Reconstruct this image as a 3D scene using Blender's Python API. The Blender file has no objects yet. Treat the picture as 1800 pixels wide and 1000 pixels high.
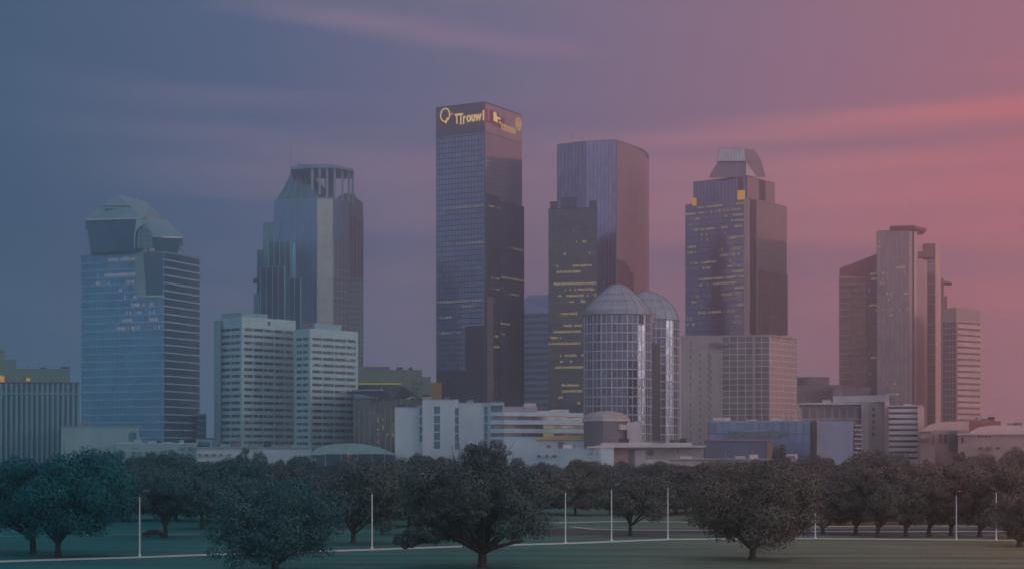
import bpy, bmesh, math, random
from mathutils import Vector
from math import radians as R, sin, cos, pi
sc = bpy.context.scene
COL = sc.collection
# ------------------------------------------------------------------ camera
F = 3000.0; CAMH = 15.0; HZ = 800.0            # focal length and horizon in photo pixels
cam = bpy.data.cameras.new('camera'); camo = bpy.data.objects.new('camera', cam); COL.objects.link(camo)
camo.location = (0, 0, CAMH); camo.rotation_euler = (R(90), 0, 0)
cam.sensor_width = 36; cam.lens = 36*F/1800; cam.shift_y = (HZ-500)/1800
cam.clip_start = 1; cam.clip_end = 40000
sc.camera = camo
def lin(c):
    return tuple((x/255/12.92 if x/255 <= .04045 else ((x/255+.055)/1.055)**2.4) for x in c)
# ------------------------------------------------------------------ world
SUN_AZ = 118.0; SUN_EL = 9.0                    # azimuth from the view axis, to the right; low dusk sun
SKY_GAIN = .99; BACK_GAIN = 2.5
W = bpy.data.worlds.new('World'); sc.world = W; W.use_nodes = True
nt = W.node_tree; nt.nodes.clear(); N = nt.nodes; L = nt.links
def nd(t, **k):
    n = N.new(t)
    for a, b in k.items(): setattr(n, a, b)
    return n
def mt(op, a, b=None, c=None, clamp=False):
    n = nd('ShaderNodeMath', operation=op, use_clamp=clamp)
    for i, v in enumerate((a, b, c)):
        if v is None: continue
        if isinstance(v, (int, float)): n.inputs[i].default_value = v
        else: L.new(v, n.inputs[i])
    return n.outputs[0]
def ramp(fac, stops):
    n = nd('ShaderNodeValToRGB'); e = n.color_ramp.elements
    while len(e) < len(stops): e.new(0.5)
    for i, (p, c) in enumerate(stops):
        e[i].position = p; e[i].color = (*lin(c), 1)
    L.new(fac, n.inputs[0]); return n.outputs[0]
def mixc(f, a, b):
    n = nd('ShaderNodeMix', data_type='RGBA'); L.new(f, n.inputs[0]); L.new(a, n.inputs[6]); L.new(b, n.inputs[7]); return n.outputs[2]
tc = nd('ShaderNodeTexCoord'); sep = nd('ShaderNodeSeparateXYZ'); L.new(tc.outputs['Generated'], sep.inputs[0])
dx, dy, dz = sep.outputs
az = mt('ARCTAN2', dx, dy)                       # 0 ahead, positive to the right
el = mt('ARCSINE', dz)
s01 = mt('MULTIPLY_ADD', dx, 0.5, 0.5)
def P(px): return 0.5 + 0.5*sin(math.atan((px-900)/F))
trough = ramp(s01, [(0, (0,62,84)), (P(0), (2,60,96)), (P(450), (42,74,112)), (P(900), (94,90,122)), (P(1350), (126,90,114)), (P(1800), (150,90,108)), (1, (168,98,96))])
peak = ramp(s01, [(0, (4,76,96)), (P(0), (26,76,110)), (P(450), (106,96,124)), (P(900), (142,110,130)), (P(1350), (176,110,118)), (P(1800), (198,98,96)), (1, (190,105,95))])
horiz = ramp(s01, [(0, (6,96,112)), (P(0), (10,116,144)), (P(450), (74,138,164)), (P(900), (136,136,160)), (P(1350), (156,132,150)), (P(1800), (168,126,134)), (1, (166,118,116))])
comb = nd('ShaderNodeCombineXYZ')
elt = mt('MULTIPLY_ADD', az, 0.02, el)
L.new(mt('MULTIPLY', az, 3.2), comb.inputs[0]); L.new(mt('MULTIPLY', elt, 46), comb.inputs[1])
noi = nd('ShaderNodeTexNoise'); noi.inputs['Scale'].default_value = 1.0; noi.inputs['Detail'].default_value = 5; noi.inputs['Roughness'].default_value = .52; noi.inputs['Distortion'].default_value = .35
L.new(comb.outputs[0], noi.inputs['Vector'])
mask = mt('MULTIPLY_ADD', noi.outputs[0], 2.1, -0.78)
BANDS = [(650,45,330,20,.13,.55),(400,200,300,55,0,.22),(520,290,360,42,.02,.45),(1650,212,380,20,-.03,.75),(1560,300,420,14,-.02,.25),(1500,345,440,34,-.03,.45),
 (1230,358,150,14,-.12,.3),(950,440,260,30,-.1,.4),(1480,412,420,20,0,.3),(1500,548,300,20,0,.35),(650,395,280,34,-.1,.35),
 (150,410,330,52,0,-.5),(650,130,330,42,0,-.4),(1300,192,520,30,-.03,-.35),(1520,470,330,26,0,-.45),(330,80,380,46,.1,-.4),(1600,70,560,80,.0,-.6),(1700,140,300,16,-.02,.25),(1150,250,400,14,-.04,.2),(300,240,340,12,0,.2),(1500,505,360,12,0,.3),(1250,600,300,20,0,.15),(1560,262,420,12,-.03,-.3)]
for (px, py, hw, hh, sl, am) in BANDS:          # long streaks of cloud, each at its own bearing and height
    a0 = math.atan((px-900)/F); e0 = math.atan((HZ-py)/F)
    u = mt('SUBTRACT', az, a0)
    v = mt('MULTIPLY_ADD', u, sl, mt('SUBTRACT', el, e0))
    q = mt('ADD', mt('POWER', mt('ABSOLUTE', mt('MULTIPLY', u, F/hw)), 2), mt('POWER', mt('ABSOLUTE', mt('MULTIPLY', v, F/hh)), 2))
    g = mt('MULTIPLY', mt('EXPONENT', mt('MULTIPLY', q, -.8)), am*1.5)
    mask = mt('ADD', mask, g)
mask = mt('MINIMUM', mt('MAXIMUM', mask, 0), 1.15)
sky = mixc(mask, trough, peak)
hf = mt('SUBTRACT', 1, mt('MULTIPLY', mt('MAXIMUM', dz, 0), 9.5), clamp=True)
hf = mt('MULTIPLY', mt('MULTIPLY', hf, hf), mt('MULTIPLY_ADD', mask, -.35, 1.0), clamp=True)
sky = mixc(hf, sky, horiz)
bk = mt('MULTIPLY_ADD', dy, -.75, .35, clamp=True)                      # brighter dusk sky round the camera's back and overhead
bk = mt('MAXIMUM', bk, mt('MULTIPLY', mt('MAXIMUM', dz, 0), .8))
nb = nd('ShaderNodeRGB'); nb.outputs[0].default_value = (*lin((122, 128, 142)), 1)
sky = mixc(mt('MULTIPLY', bk, .85, clamp=True), sky, nb.outputs[0])
gain = mt('MULTIPLY_ADD', bk, BACK_GAIN-1, 1.0)
gain = mt('MULTIPLY', gain, SKY_GAIN)
up_ = mt('MULTIPLY', mt('MULTIPLY_ADD', dz, 5.0, -.45, clamp=True), mt('SUBTRACT', 1, bk, clamp=True))
gain = mt('MULTIPLY', gain, mt('MULTIPLY_ADD', up_, -.26, 1.0))
bg = nd('ShaderNodeBackground'); L.new(sky, bg.inputs[0]); L.new(gain, bg.inputs[1])
nis = nd('ShaderNodeTexSky'); nis.sky_type = 'NISHITA'; nis.sun_disc = False; nis.sun_elevation = R(SUN_EL); nis.sun_rotation = R(SUN_AZ)
bg2 = nd('ShaderNodeBackground'); L.new(nis.outputs[0], bg2.inputs[0]); bg2.inputs[1].default_value = .004
ad = nd('ShaderNodeAddShader'); L.new(bg.outputs[0], ad.inputs[0]); L.new(bg2.outputs[0], ad.inputs[1])
wo = nd('ShaderNodeOutputWorld'); L.new(ad.outputs[0], wo.inputs[0])
# ------------------------------------------------------------------ sun (soft, nearly set, to the right and behind the camera)
sl = bpy.data.lights.new('sun', 'SUN'); sl.energy = .62; sl.angle = R(14); sl.color = (1, .88, .80)
so = bpy.data.objects.new('sun', sl); COL.objects.link(so)
a, e = R(SUN_AZ), R(SUN_EL)
sd = Vector((sin(a)*cos(e), cos(a)*cos(e), sin(e)))
so.rotation_euler = sd.to_track_quat('Z', 'Y').to_euler(); so.location = sd*500
sc.view_settings.view_transform = 'Standard'; sc.view_settings.look = 'None'; sc.view_settings.gamma = 1; sc.view_settings.exposure = 0.1
sc.view_settings.use_curve_mapping = False
try:
    sc.cycles.max_bounces = 6; sc.cycles.volume_bounces = 3; sc.cycles.diffuse_bounces = 3; sc.cycles.glossy_bounces = 3
except Exception: pass
# ------------------------------------------------------------------ materials
MATS = {}
def mat(name, col, rough=.8, metal=0.0, var=.12, scale=.15, spec=.3, var2=None):
    if name in MATS: return MATS[name]
    m = bpy.data.materials.new(name); m.use_nodes = True; t = m.node_tree; b = t.nodes['Principled BSDF']
    b.inputs['Roughness'].default_value = rough; b.inputs['Metallic'].default_value = metal
    b.inputs['Specular IOR Level'].default_value = spec
    o = t.nodes.new('ShaderNodeTexCoord'); mp = t.nodes.new('ShaderNodeMapping'); mp.inputs['Scale'].default_value = (scale, scale, scale*.35)
    n = t.nodes.new('ShaderNodeTexNoise'); n.inputs['Scale'].default_value = 1; n.inputs['Detail'].default_value = 6; n.inputs['Roughness'].default_value = .6
    t.links.new(o.outputs['Object'], mp.inputs[0]); t.links.new(mp.outputs[0], n.inputs['Vector'])
    mx = t.nodes.new('ShaderNodeMix'); mx.data_type = 'RGBA'
    mr = t.nodes.new('ShaderNodeMapRange'); mr.inputs[1].default_value = .3; mr.inputs[2].default_value = .7
    t.links.new(n.outputs[0], mr.inputs[0]); t.links.new(mr.outputs[0], mx.inputs[0])
    mx.inputs[6].default_value = (*[c*(1-var) for c in col], 1)
    mx.inputs[7].default_value = (*[min(1, c*(1+var)) for c in (var2 or col)], 1)
    t.links.new(mx.outputs[2], b.inputs['Base Color'])
    MATS[name] = m; return m
def glass(name, col, col2=None, rough=.12, metal=.75, wob=.012, bias=.5):
    """coated curtain-wall glass: each pane (UV cell) has its own tint and a slightly different tilt"""
    if name in MATS: return MATS[name]
    m = bpy.data.materials.new(name); m.use_nodes = True; t = m.node_tree; b = t.nodes['Principled BSDF']; nn = t.nodes.new; lk = t.links.new
    uv = nn('ShaderNodeUVMap'); fl = nn('ShaderNodeVectorMath'); fl.operation = 'FLOOR'; lk(uv.outputs[0], fl.inputs[0])
    wn = nn('ShaderNodeTexWhiteNoise'); wn.noise_dimensions = '3D'; lk(fl.outputs[0], wn.inputs['Vector'])
    ge = nn('ShaderNodeNewGeometry'); sb = nn('ShaderNodeVectorMath'); sb.operation = 'SUBTRACT'; lk(wn.outputs['Color'], sb.inputs[0]); sb.inputs[1].default_value = (.5, .5, .5)
    ma = nn('ShaderNodeVectorMath'); ma.operation = 'MULTIPLY_ADD'; lk(sb.outputs[0], ma.inputs[0]); ma.inputs[1].default_value = (wob, wob, wob*.6); lk(ge.outputs['Normal'], ma.inputs[2])
    no = nn('ShaderNodeVectorMath'); no.operation = 'NORMALIZE'; lk(ma.outputs[0], no.inputs[0]); lk(no.outputs[0], b.inputs['Normal'])
    o = nn('ShaderNodeTexCoord'); n = nn('ShaderNodeTexNoise'); n.inputs['Scale'].default_value = .03; n.inputs['Detail'].default_value = 4; lk(o.outputs['Object'], n.inputs['Vector'])
    m1 = nn('ShaderNodeMath'); m1.operation = 'MULTIPLY_ADD'; lk(n.outputs[0], m1.inputs[0]); m1.inputs[1].default_value = 1.0; m1.inputs[2].default_value = -.5+bias-.35
    m2 = nn('ShaderNodeMath'); m2.operation = 'MULTIPLY_ADD'; m2.use_clamp = True; lk(wn.outputs['Value'], m2.inputs[0]); m2.inputs[1].default_value = .7; lk(m1.outputs[0], m2.inputs[2])
    mx = nn('ShaderNodeMix'); mx.data_type = 'RGBA'; lk(m2.outputs[0], mx.inputs[0]); mx.inputs[6].default_value = (*col, 1); mx.inputs[7].default_value = (*(col2 or [c*1.5 for c in col]), 1)
    lk(mx.outputs[2], b.inputs['Base Color']); b.inputs['Roughness'].default_value = rough; b.inputs['Metallic'].default_value = metal
    MATS[name] = m; return m
def emis(name, col, st):
    if name in MATS: return MATS[name]
    m = bpy.data.materials.new(name); m.use_nodes = True; b = m.node_tree.nodes['Principled BSDF']
    b.inputs['Base Color'].default_value = (*[c*.5 for c in col], 1); b.inputs['Emission Color'].default_value = (*col, 1); b.inputs['Emission Strength'].default_value = st
    b.inputs['Roughness'].default_value = .5; MATS[name] = m; return m
def leaf(name, a, b_):
    if name in MATS: return MATS[name]
    m = bpy.data.materials.new(name); m.use_nodes = True; t = m.node_tree; b = t.nodes['Principled BSDF']; nn = t.nodes.new; lk = t.links.new
    g = nn('ShaderNodeNewGeometry'); o = nn('ShaderNodeTexCoord'); n = nn('ShaderNodeTexNoise'); n.inputs['Scale'].default_value = .45; n.inputs['Detail'].default_value = 3
    lk(o.outputs['Object'], n.inputs['Vector'])
    m1 = nn('ShaderNodeMath'); m1.operation = 'MULTIPLY_ADD'; lk(g.outputs['Random Per Island'], m1.inputs[0]); m1.inputs[1].default_value = .32
    m0 = nn('ShaderNodeMath'); m0.operation = 'MULTIPLY_ADD'; lk(n.outputs[0], m0.inputs[0]); m0.inputs[1].default_value = 1.6; m0.inputs[2].default_value = -.6; lk(m0.outputs[0], m1.inputs[2]); m1.use_clamp = True
    mx = nn('ShaderNodeMix'); mx.data_type = 'RGBA'; lk(m1.outputs[0], mx.inputs[0]); mx.inputs[6].default_value = (*a, 1); mx.inputs[7].default_value = (*b_, 1)
    lk(mx.outputs[2], b.inputs['Base Color']); b.inputs['Roughness'].default_value = .75; b.inputs['Specular IOR Level'].default_value = .15
    MATS[name] = m; return m
# ------------------------------------------------------------------ mesh helpers
def ccw(p):
    return p if sum(p[i][0]*p[(i+1) % len(p)][1]-p[(i+1) % len(p)][0]*p[i][1] for i in range(len(p))) > 0 else p[::-1]
def off(p, d):
    n = len(p); out = []
    for i in range(n):
        a, b, c = Vector(p[i-1]), Vector(p[i]), Vector(p[(i+1) % n])
        e1 = (b-a).normalized(); e2 = (c-b).normalized(); n1 = Vector((e1.y, -e1.x)); n2 = Vector((e2.y, -e2.x))
        k = (n1+n2); k = k/max(.35, k.length_squared)*2*d
        q = b+k; out.append((q.x, q.y))
    return out
class MB:
    def __init__(s): s.v = []; s.f = []; s.m = []; s.uv = []
    def face(s, pts, mi=0, uv=None):
        i = len(s.v); s.v += [tuple(p) for p in pts]; s.f.append(tuple(range(i, i+len(pts)))); s.m.append(mi)
        s.uv.append(uv or [(0, 0)]*len(pts))
    def loft(s, p0, z0, p1, z1, mi=0, um=1, vm=1, v0=0, top=True, bot=True, tmi=None):
        n = len(p0); u = 0
        for i in range(n):
            j = (i+1) % n; l = math.dist(p0[i], p0[j])
            us = math.floor(u)+7; un = max(1, round(l/um))
            a, b = (z0-v0)/vm, (z1-v0)/vm
            s.face([(*p0[i], z0), (*p0[j], z0), (*p1[j], z1), (*p1[i], z1)], mi, [(us, a), (us+un, a), (us+un, b), (us, b)]); u = us+un
        if top: s.face([(*q, z1) for q in p1], mi if tmi is None else tmi)
        if bot: s.face([(*q, z0) for q in p0[::-1]], mi)
    def prism(s, p, z0, z1, mi=0, **k): s.loft(p, z0, p, z1, mi, **k)
    def box(s, x0, x1, y0, y1, z0, z1, mi=0): s.prism([(x0, y0), (x1, y0), (x1, y1), (x0, y1)], z0, z1, mi)
    def wallbox(s, a, b, z0, z1, t, o=0, mi=0):
        """box along segment a-b (ccw footprint edge), from o to t metres outward"""
        a = Vector(a); b = Vector(b); d = (b-a).normalized(); n = Vector((d.y, -d.x))
        s.prism([tuple(a+n*t), tuple(b+n*t), tuple(b+n*o), tuple(a+n*o)], z0, z1, mi)
    def tube(s, p0, p1, r0, r1, n=8, mi=0, cap=True):
        p0 = Vector(p0); p1 = Vector(p1); d = (p1-p0).normalized(); a = d.orthogonal().normalized(); b = d.cross(a)
        A = [p0+(a*cos(2*pi*i/n)+b*sin(2*pi*i/n))*r0 for i in range(n)]; B = [p1+(a*cos(2*pi*i/n)+b*sin(2*pi*i/n))*r1 for i in range(n)]
        for i in range(n): j = (i+1) % n; s.face([A[i], A[j], B[j], B[i]], mi)
        if cap: s.face(B, mi); s.face(A[::-1], mi)
    def build(s, name, mats, parent=None, origin=None, smooth=False):
        org = parent['_o'] if parent is not None and origin is None else (origin or (0, 0, 0)); ox, oy, oz = org
        me = bpy.data.meshes.new(name); me.from_pydata([(x-ox, y-oy, z-oz) for x, y, z in s.v], [], s.f)
        if not isinstance(mats, (list, tuple)): mats = [mats]
        for m in mats: me.materials.append(m)
        me.polygons.foreach_set('material_index', s.m)
        ul = me.uv_layers.new(name='UVMap'); flat = [c for u in s.uv for q in u for c in q]; ul.data.foreach_set('uv', flat)
        if smooth: me.polygons.foreach_set('use_smooth', [True]*len(s.f))
        me.update()
        o = bpy.data.objects.new(name, me); COL.objects.link(o); o['_o'] = tuple(org)
        if parent is not None: o.parent = parent
        else: o.location = org
        return o
def hull(name, pts, m, parent, sharp=True):
    bm = bmesh.new(); ox, oy, oz = parent['_o']
    for p in pts: bm.verts.new((p[0]-ox, p[1]-oy, p[2]-oz))
    r = bmesh.ops.convex_hull(bm, input=bm.verts)
    bmesh.ops.delete(bm, geom=[g for g in set(r['geom_interior']+r['geom_unused']) if isinstance(g, bmesh.types.BMVert)], context='VERTS')
    bmesh.ops.dissolve_limit(bm, angle_limit=R(2), verts=bm.verts, edges=bm.edges)
    bmesh.ops.recalc_face_normals(bm, faces=bm.faces)
    me = bpy.data.meshes.new(name); bm.to_mesh(me); bm.free(); me.materials.append(m)
    o = bpy.data.objects.new(name, me); COL.objects.link(o); o.parent = parent; o['_o'] = (ox, oy, oz); return o
def tag(o, label=None, cat=None, group=None, kind=None):
    for k, v in (('label', label), ('category', cat), ('group', group), ('kind', kind)):
        if v: o[k] = v
    return o
def root(name, label, cat, loc, group=None):
    o = bpy.data.objects.new(name, None); COL.objects.link(o); o.location = loc; o['_o'] = tuple(loc); o.empty_display_size = 2
    return tag(o, label, cat, group)
def Q(px, D): return ((px-900)/F*D, D)
def Zp(py, D): return CAMH+(HZ-py)/F*D
def P3(px, py, D): return ((px-900)/F*D, D, Zp(py, D))
def fp(c, l, r, D, th):
    """rectangular footprint: near corner seen at photo column c, faces ending at columns l and r"""
    th = R(th); n = Q(c, D); kl = (l-900)/F; kr = (r-900)/F
    a = (n[0]-kl*n[1])/(cos(th)+kl*sin(th)); b = (kr*n[1]-n[0])/(sin(th)-kr*cos(th))
    Rr = (n[0]+b*sin(th), n[1]+b*cos(th)); Ll = (n[0]-a*cos(th), n[1]+a*sin(th))
    return [n, Rr, (Rr[0]+Ll[0]-n[0], Rr[1]+Ll[1]-n[1]), Ll]
# ------------------------------------------------------------------ palette
G = lambda n, c, c2=None, **k: glass(n, c, c2, **k)
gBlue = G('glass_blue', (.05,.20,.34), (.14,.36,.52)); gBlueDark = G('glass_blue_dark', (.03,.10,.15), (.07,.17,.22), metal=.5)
gTeal = G('glass_teal', (.07,.18,.20), (.14,.29,.31), metal=.7); gSteelB = G('glass_steel_blue', (.08,.18,.30), (.16,.30,.44), metal=.6); gSlate = G('glass_slate', (.18,.22,.33), (.30,.36,.50)); gIndigo = G('glass_indigo', (.18,.18,.30), (.30,.30,.44))
gSkySheen = G('glass_sky_sheen', (.34,.36,.37), (.46,.46,.47), wob=.006); gDark = G('glass_dark', (.02,.025,.03), (.06,.07,.075), metal=.3); gOlive = G('glass_olive', (.07,.08,.085), (.15,.16,.165), metal=.45)
gWarm = G('glass_warm_grey', (.10,.08,.09), (.22,.18,.18), metal=.4); gStrip = G('window_strip_glass', (.05,.08,.10), (.17,.24,.27), metal=.15, bias=.45); gPaleSheen = G('glass_pale_sheen', (.42,.40,.42), (.65,.6,.6), metal=.55)
gDome = G('glass_grid_grey', (.06,.065,.09), (.18,.19,.25), metal=.6)
mWhiteB = mat('white_panel_cool', (.36,.60,.62), .7); mWhite = mat('white_render', (.46,.60,.64), .75); mWhiteW = mat('white_render_warm', (.62,.58,.57), .75)
mWhiteD = mat('grey_white_panel', (.22,.40,.47), .7)
mConc = mat('concrete_pale', (.24,.44,.44), .85); mConcD = mat('concrete_olive', (.16,.25,.22), .85); mBeige = mat('beige_stone', (.42,.38,.36), .8); mPink = mat('pink_stone', (.50,.34,.31), .8)
mPinkW = mat('pink_cladding_light', (.72,.48,.42), .55); mCream = mat('cream_stone', (.46,.54,.48), .7); mBrown = mat('brown_panel', (.28,.15,.12), .7); mRust = mat('rust_red_panel', (.34,.12,.08), .7)
mSteel = mat('roof_metal_blue_grey', (.16,.34,.38), .5, .2); mSteelL = mat('roof_metal_light', (.52,.55,.58), .4, .3); mDarkM = mat('dark_metal', (.05,.05,.06), .5, .2); mTaupe = mat('taupe_wall', (.20,.18,.19), .85)
mMulB = mat('mullion_blue', (.24,.52,.62), .6, .0); mMulD = mat('mullion_dark', (.05,.07,.10), .5, .2); mMulL = mat('mullion_light', (.56,.56,.60), .5, .1); mMulW = mat('mullion_warm', (.66,.56,.54), .5, .0); mOrange = mat('orange_trim', (.38,.19,.12), .7)
mBlueW = mat('blue_wall', (.13,.17,.25), .6); mBlueP = mat('pale_blue_panel', (.32,.36,.46), .5); mTanM = mat('tan_awning', (.42,.27,.10), .8); mRedR = mat('red_roof_tile', (.28,.11,.10), .8, scale=1)
eWarm = emis('lit_window_warm', lin((222,196,130)), .27); eDim = emis('lit_window_dim', lin((170,160,120)), .28); eWhite = emis('lit_window_white', lin((205,205,215)), .2); eGold = emis('lit_sign_gold', lin((244,208,130)), .66); eRed = emis('lit_sign_red', lin((120,20,35)), .35); eOr = emis('lit_amber', lin((215,160,60)), .5)
# ------------------------------------------------------------------ building blocks
def mass(rt, poly, z0, z1, gl, bandm=None, fl=4.0, bh=.5, bo=.12, mod=1.6, verm=None, vw=.15, vo=.2, roofm=None, parapet=1.2, crown=0, solidm=None, corner=0, strip=False, gname='glass_facade', vz1=None):
    poly = ccw(poly); nfl = max(1, round((z1-z0)/fl)); fl = (z1-z0)/nfl
    if strip:                                     # one window band per storey, every band its own part
        core = MB(); core.prism(off(poly, -1.0), z0, z1-.01); core.build('core', gl if solidm is None else solidm, rt)
        for k in range(nfl):
            m = MB(); m.prism(poly, z0+k*fl+.005, z0+(k+1)*fl-.005, um=mod, vm=fl*50, v0=z0-k*77*fl*50); m.build('window_band', gl, rt)
    else:
        m = MB(); m.prism(poly, z0, z1-.01, um=mod, vm=fl, v0=z0); m.build(gname, gl, rt)
    if bandm is not None:
        m = MB(); q = off(poly, bo)
        for k in range(nfl):
            m.prism(q, z0+k*fl, z0+k*fl+bh)
        if crown: m.prism(off(poly, bo+.01), z1-crown, z1-.02)
        m.build('floor_bands' if bh < 1.2 else 'spandrels', bandm, rt)
    if verm is not None:
        m = MB(); n = len(poly)
        for i in range(n):
            a = Vector(poly[i]); b = Vector(poly[(i+1) % n]); d = b-a; l = d.length
            if l < vw*2: continue
            nm = max(1, round(l/mod)); nrm = Vector((d.y, -d.x))/l
            if nrm.dot((a+b)/2)/((a+b)/2).length > .25: continue        # far side keeps plain glass
            for j in range(nm+1):
                c = a+d*(j/nm); 
                if j in (0, nm): c = c+d/l*(vw/2 if j == 0 else -vw/2)
                h = d/l*vw/2
                m.wallbox(c-h, c+h, z0, vz1 or z1-.03, vo, -.05)
        if corner:
            for p in poly:
                m.tube((p[0], p[1], z0), (p[0], p[1], z1-.04), corner, corner, 8)
        m.build('mullions' if vw < .45 else 'piers', verm, rt)
    m = MB(); m.prism(off(poly, bo+.12), z1, z1+parapet); m.build('parapet', roofm or bandm or verm or mSteel, rt)
    return poly
def lit(rt, a, b, z0, fl, ys, D, mod, prob, seed, spans=None, out=.07, hfrac=.42, mats=(eWarm, eDim, eWhite)):
    """rows of lit windows on the facade from a to b; ys are heights given as photo rows at depth D"""
    rnd = random.Random(seed); a = Vector(a); b = Vector(b); d = b-a; l = d.length; d /= l; n = Vector((d.y, -d.x)); nm = max(1, round(l/mod))
    for i, y in enumerate(ys):
        if isinstance(y, tuple): y, s0, s1, p = y
        else: s0, s1, p = 0, 1, prob
        k = round((Zp(y, D)-z0)/fl); zz = z0+k*fl+fl*.22
        m = MB(); on = False; st = rnd.random()
        for j in range(nm):
            if not (s0 <= (j+.5)/nm <= s1): continue
            if rnd.random() < .25: on = rnd.random() < p
            if not on and not (rnd.random() < p*.35): continue
            p0 = a+d*(l*(j+.12)/nm)+n*out; p1 = a+d*(l*(j+.88)/nm)+n*out
            h = fl*hfrac*rnd.uniform(.75, 1.05); mi = 0 if rnd.random() < .5 else (1 if rnd.random() < .75 else 2)
            m.face([(p0.x, p0.y, zz), (p1.x, p1.y, zz), (p1.x, p1.y, zz+h), (p0.x, p0.y, zz+h)], mi)
        if m.f: m.build('lit_window_row', list(mats), rt)
def rooftop(rt, poly, z, seed, n=5, h=3.0, m=None):
    rnd = random.Random(seed); c = Vector((sum(p[0] for p in poly)/len(poly), sum(p[1] for p in poly)/len(poly)))
    for i in range(n):
        p = Vector(poly[i % len(poly)]); q = c+(p-c)*rnd.uniform(.2, .75); s = rnd.uniform(1.2, 3.2); mb = MB()
        mb.box(q.x-s, q.x+s, q.y-s, q.y+s*.6, z, z+h*rnd.uniform(.5, 1)); mb.build('rooftop_unit', m or mDarkM, rt)
# ================================================================== THE SETTING
def ground(name, pts, z, m, kind='structure'):
    mb = MB(); mb.face([(x, y, z) for x, y in pts]); o = mb.build(name, m); o['kind'] = kind; return o
def grass_mat():
    m = bpy.data.materials.new('mown_grass'); m.use_nodes = True; t = m.node_tree; b = t.nodes['Principled BSDF']; nn = t.nodes.new; lk = t.links.new
    o = nn('ShaderNodeTexCoord'); sp = nn('ShaderNodeSeparateXYZ'); lk(o.outputs['Object'], sp.inputs[0])
    mr = nn('ShaderNodeMapRange'); mr.inputs[1].default_value = -85; mr.inputs[2].default_value = 85; lk(sp.outputs[0], mr.inputs[0])
    rp = nn('ShaderNodeValToRGB'); e = rp.color_ramp.elements; e[0].color = (.020,.165,.165, 1); e[1].color = (.29,.25,.14, 1); x = e.new(.5); x.color = (.070,.195,.155, 1)   # overall teal-to-warm colour cast put into the grass colour
    n0 = nn('ShaderNodeTexNoise'); n0.inputs['Scale'].default_value = .012; lk(o.outputs['Object'], n0.inputs['Vector'])
    ad = nn('ShaderNodeMath'); ad.operation = 'MULTIPLY_ADD'; lk(n0.outputs[0], ad.inputs[0]); ad.inputs[1].default_value = .3; 
    sb = nn('ShaderNodeMath'); sb.operation = 'SUBTRACT'; lk(mr.outputs[0], sb.inputs[0]); sb.inputs[1].default_value = .15; lk(sb.outputs[0], ad.inputs[2]); lk(ad.outputs[0], rp.inputs[0])
    mp = nn('ShaderNodeMapping'); mp.inputs['Scale'].default_value = (.02, .16, 1); mp.inputs['Rotation'].default_value = (0, 0, R(-7)); lk(o.outputs['Object'], mp.inputs[0])
    n1 = nn('ShaderNodeTexNoise'); n1.inputs['Scale'].default_value = 1; n1.inputs['Detail'].default_value = 7; lk(mp.outputs[0], n1.inputs['Vector'])
    n2 = nn('ShaderNodeTexNoise'); n2.inputs['Scale'].default_value = 2.2; n2.inputs['Detail'].default_value = 5; lk(o.outputs['Object'], n2.inputs['Vector'])
    s = nn('ShaderNodeMath'); s.operation = 'MULTIPLY_ADD'; lk(n1.outputs[0], s.inputs[0]); s.inputs[1].default_value = 1.5; lk(n2.outputs[0], s.inputs[2])
    m2 = nn('ShaderNodeMapRange'); m2.inputs[1].default_value = .8; m2.inputs[2].default_value = 1.7; m2.inputs[3].default_value = .5; m2.inputs[4].default_value = 1.4; lk(s.outputs[0], m2.inputs[0])
    vm = nn('ShaderNodeVectorMath'); vm.operation = 'SCALE'; lk(rp.outputs[0], vm.inputs[0]); lk(m2.outputs[0], vm.inputs['Scale']); lk(vm.outputs[0], b.inputs['Base Color'])
    b.inputs['Roughness'].default_value = .95; b.inputs['Specular IOR Level'].default_value = .05; return m
mGrass = grass_mat(); mAsph = mat('asphalt', (.07,.075,.075), .9, scale=.5, var=.2); mPath = mat('pale_concrete_path', (.55,.60,.58), .9, scale=1, var=.1); mCity = mat('city_paving', (.13,.14,.14), .9)
ground('ground', [(-2600, -300), (2600, -300), (2600, 3400), (-2600, 3400)], 0, mGrass)
ground('city_ground', [(-2550, 640), (2550, 640), (2550, 3350), (-2550, 3350)], .004, mCity)
def strip_path(name, pts, w, h, m, kind='structure'):
    mb = MB(); V = [Vector(p) for p in pts]
    sd_ = []
    for i, p in enumerate(V):
        d = (V[min(i+1, len(V)-1)]-V[max(i-1, 0)]).normalized(); n = Vector((d.y, -d.x)); sd_.append((p+n*w/2, p-n*w/2))
    for i in range(len(V)-1):
        a, b = sd_[i], sd_[i+1]; mb.prism(ccw([tuple(a[0]), tuple(b[0]), tuple(b[1]), tuple(a[1])]), -.2, h, bot=False)
    o = mb.build(name, m); o['kind'] = kind; return o
def yD(py): return CAMH*F/(py-HZ)
fpts = [(-300,996),(0,987),(120,983),(245,979.5),(400,974),(654,966),(820,960),(994,955),(1080,951.5),(1174,948),(1300,946.5),(1420,946.5),(1600,948),(1800,950),(2200,955)]
strip_path('footpath', [Q(p, yD(y)) for p, y in fpts], 2.0, .14, mPath)
strip_path('park_road', [Q(p, yD(y)) for p, y in [(900,938),(1000,934),(1200,933),(1420,934),(1700,933),(2300,934)]], 26, .02, mAsph)
strip_path('road_kerb', [Q(p, yD(y)) for p, y in [(1005,926),(1040,930),(1110,931.5),(1240,932),(1420,934),(1560,934.5),(1700,934),(2300,935)]], 1.2, .13, mPath)
strip_path('far_kerb', [Q(p, yD(y)) for p, y in [(960,919),(1100,916),(1240,918),(1420,925.5),(1560,924),(2300,925)]], 1.4, .14, mPath)
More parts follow.
